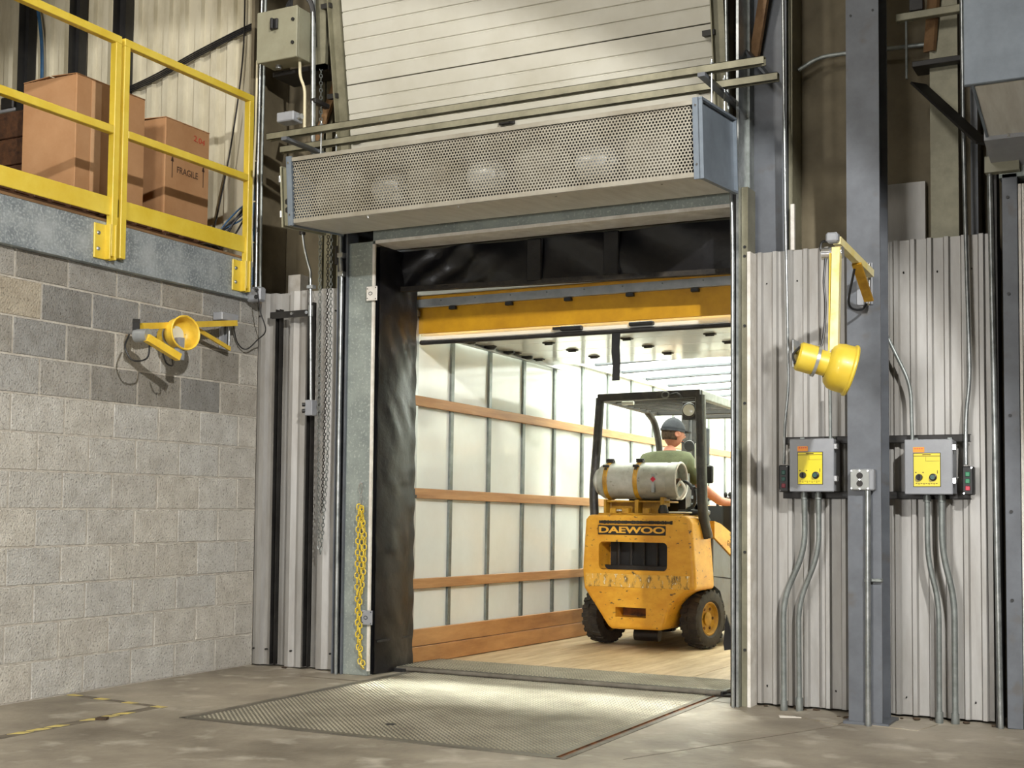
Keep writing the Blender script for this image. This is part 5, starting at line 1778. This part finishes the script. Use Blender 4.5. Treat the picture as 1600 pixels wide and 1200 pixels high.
for s_ in (-1, 1):
    MB().lathe([(0, -.004), (.012, -.004), (.021, .0), (.026, .006), (.020, .010), (0, .006)], (s_ * .079, -.004, -.012), (s_, -.25, .05), 14).build('ear', 'skin', hd)
    MB().lathe([(0, .011), (.006, .010), (.011, .004), (.011, 0), (0, 0)], (s_ * .030, .080, .010), (0, 1, 0), 12).build('eye', 'whitetrim', hd)
    MB().tube([(s_ * .030 + .021 * cos(t * pi / 7), .104, .008 + .016 * sin(t * pi / 7)) for t in range(14)], .002, 5, closed=True).build('glasses_rim', 'black', hd)
    MB().tube([(s_ * .052, .103, .012), (s_ * .080, .05, .012), (s_ * .083, -.01, .008)], .0022, 5).build('glasses_temple', 'black', hd)
MB().box(-.022, .022, .092, .099, -.060, -.054, .002).build('mouth', 'redink', hd)
# hair shell and cap
def shell(name, m, zmin, k, parent, top=1.0):
    bm = bmesh.new()
    bmesh.ops.create_uvsphere(bm, u_segments=28, v_segments=18, radius=1)
    dele = [v_ for v_ in bm.verts if v_.co.z < zmin or (zmin < 0 and v_.co.y > .10)]
    bmesh.ops.delete(bm, geom=dele, context='VERTS')
    for v_ in bm.verts:
        v_.co = (v_.co.x * .078 * k, v_.co.y * .098 * k, v_.co.z * .118 * k * top)
    me = bpy.data.meshes.new(name)
    bm.to_mesh(me); bm.free()
    for p_ in me.polygons: p_.use_smooth = True
    me.materials.append(MT[m])
    o = bpy.data.objects.new(name, me)
    COL.objects.link(o)
    o.parent = parent
    sd = o.modifiers.new('thick', 'SOLIDIFY')
    sd.thickness = .004
    return o


shell('hair', 'hair', -.62, 1.035, hd)
cp_ = shell('cap', 'cap', .12, 1.13, hd, .98)
MB().prism([(-.072, .07), (-.060, .135), (-.025, .165), (.025, .165), (.060, .135), (.072, .07), (.0, .10)], .022, .028, 'Z').build('brim', 'cap', cp_)
MB().lathe([(.0895, .0), (.0905, .0), (.0905, .018), (.0885, .018)], (0, 0, .012), (0, 0, 1), 28).build('band', 'cap', cp_).scale = (1.0, 1.235, 1)
MB().lathe([(0, .004), (.007, .003), (.008, -.002)], (0, 0, .132), (0, 0, 1), 10).build('button', 'cap', cp_)


# hands
def hand(cx, d, sideways, parent, curl=1.0):
    c = Vector(cx); d = Vector(d).normalized(); s = Vector(sideways).normalized()
    nrm = d.cross(s)
    V = [c - d * .045, c, c + d * .045]
    E_ = [(0, 1), (1, 2)]
    Rr = [(.026, .020), (.036, .018), (.034, .016)]
    for k in range(4):
        base = c + d * .045 + s * (-.030 + .020 * k)
        ln = (.034, .040, .037, .028)[k]
        a, p_ = base, 2
        for j in range(3):
            t = j * .75 * curl + .25
            q = a + (d * cos(t) - nrm * sin(t)) * ln * (1, .72, .55)[j]
            V.append(q)
            E_.append((p_ if j else 2, len(V) - 1))
            Rr.append(.0095 - .001 * j)
            a, p_ = q, len(V) - 1
    q0 = c - s * .028 - d * .01
    q1 = q0 - s * .022 + d * .022 - nrm * .01
    q2 = q1 + d * .026 - nrm * .012
    V += [q0, q1, q2]
    n_ = len(V)
    E_ += [(1, n_ - 3), (n_ - 3, n_ - 2), (n_ - 2, n_ - 1)]
    Rr += [.016, .012, .0095]
    return skin_mesh('hand', V, E_, Rr, 'skin', parent, 0, 1)


hand((.455, .43, 1.125), (.35, 1, -.10), (-1, .35, 0), drv, 1.2)
hand((-.11, .455, 1.21), (.4, 1, .05), (1, -.35, 0), drv, 1.2)
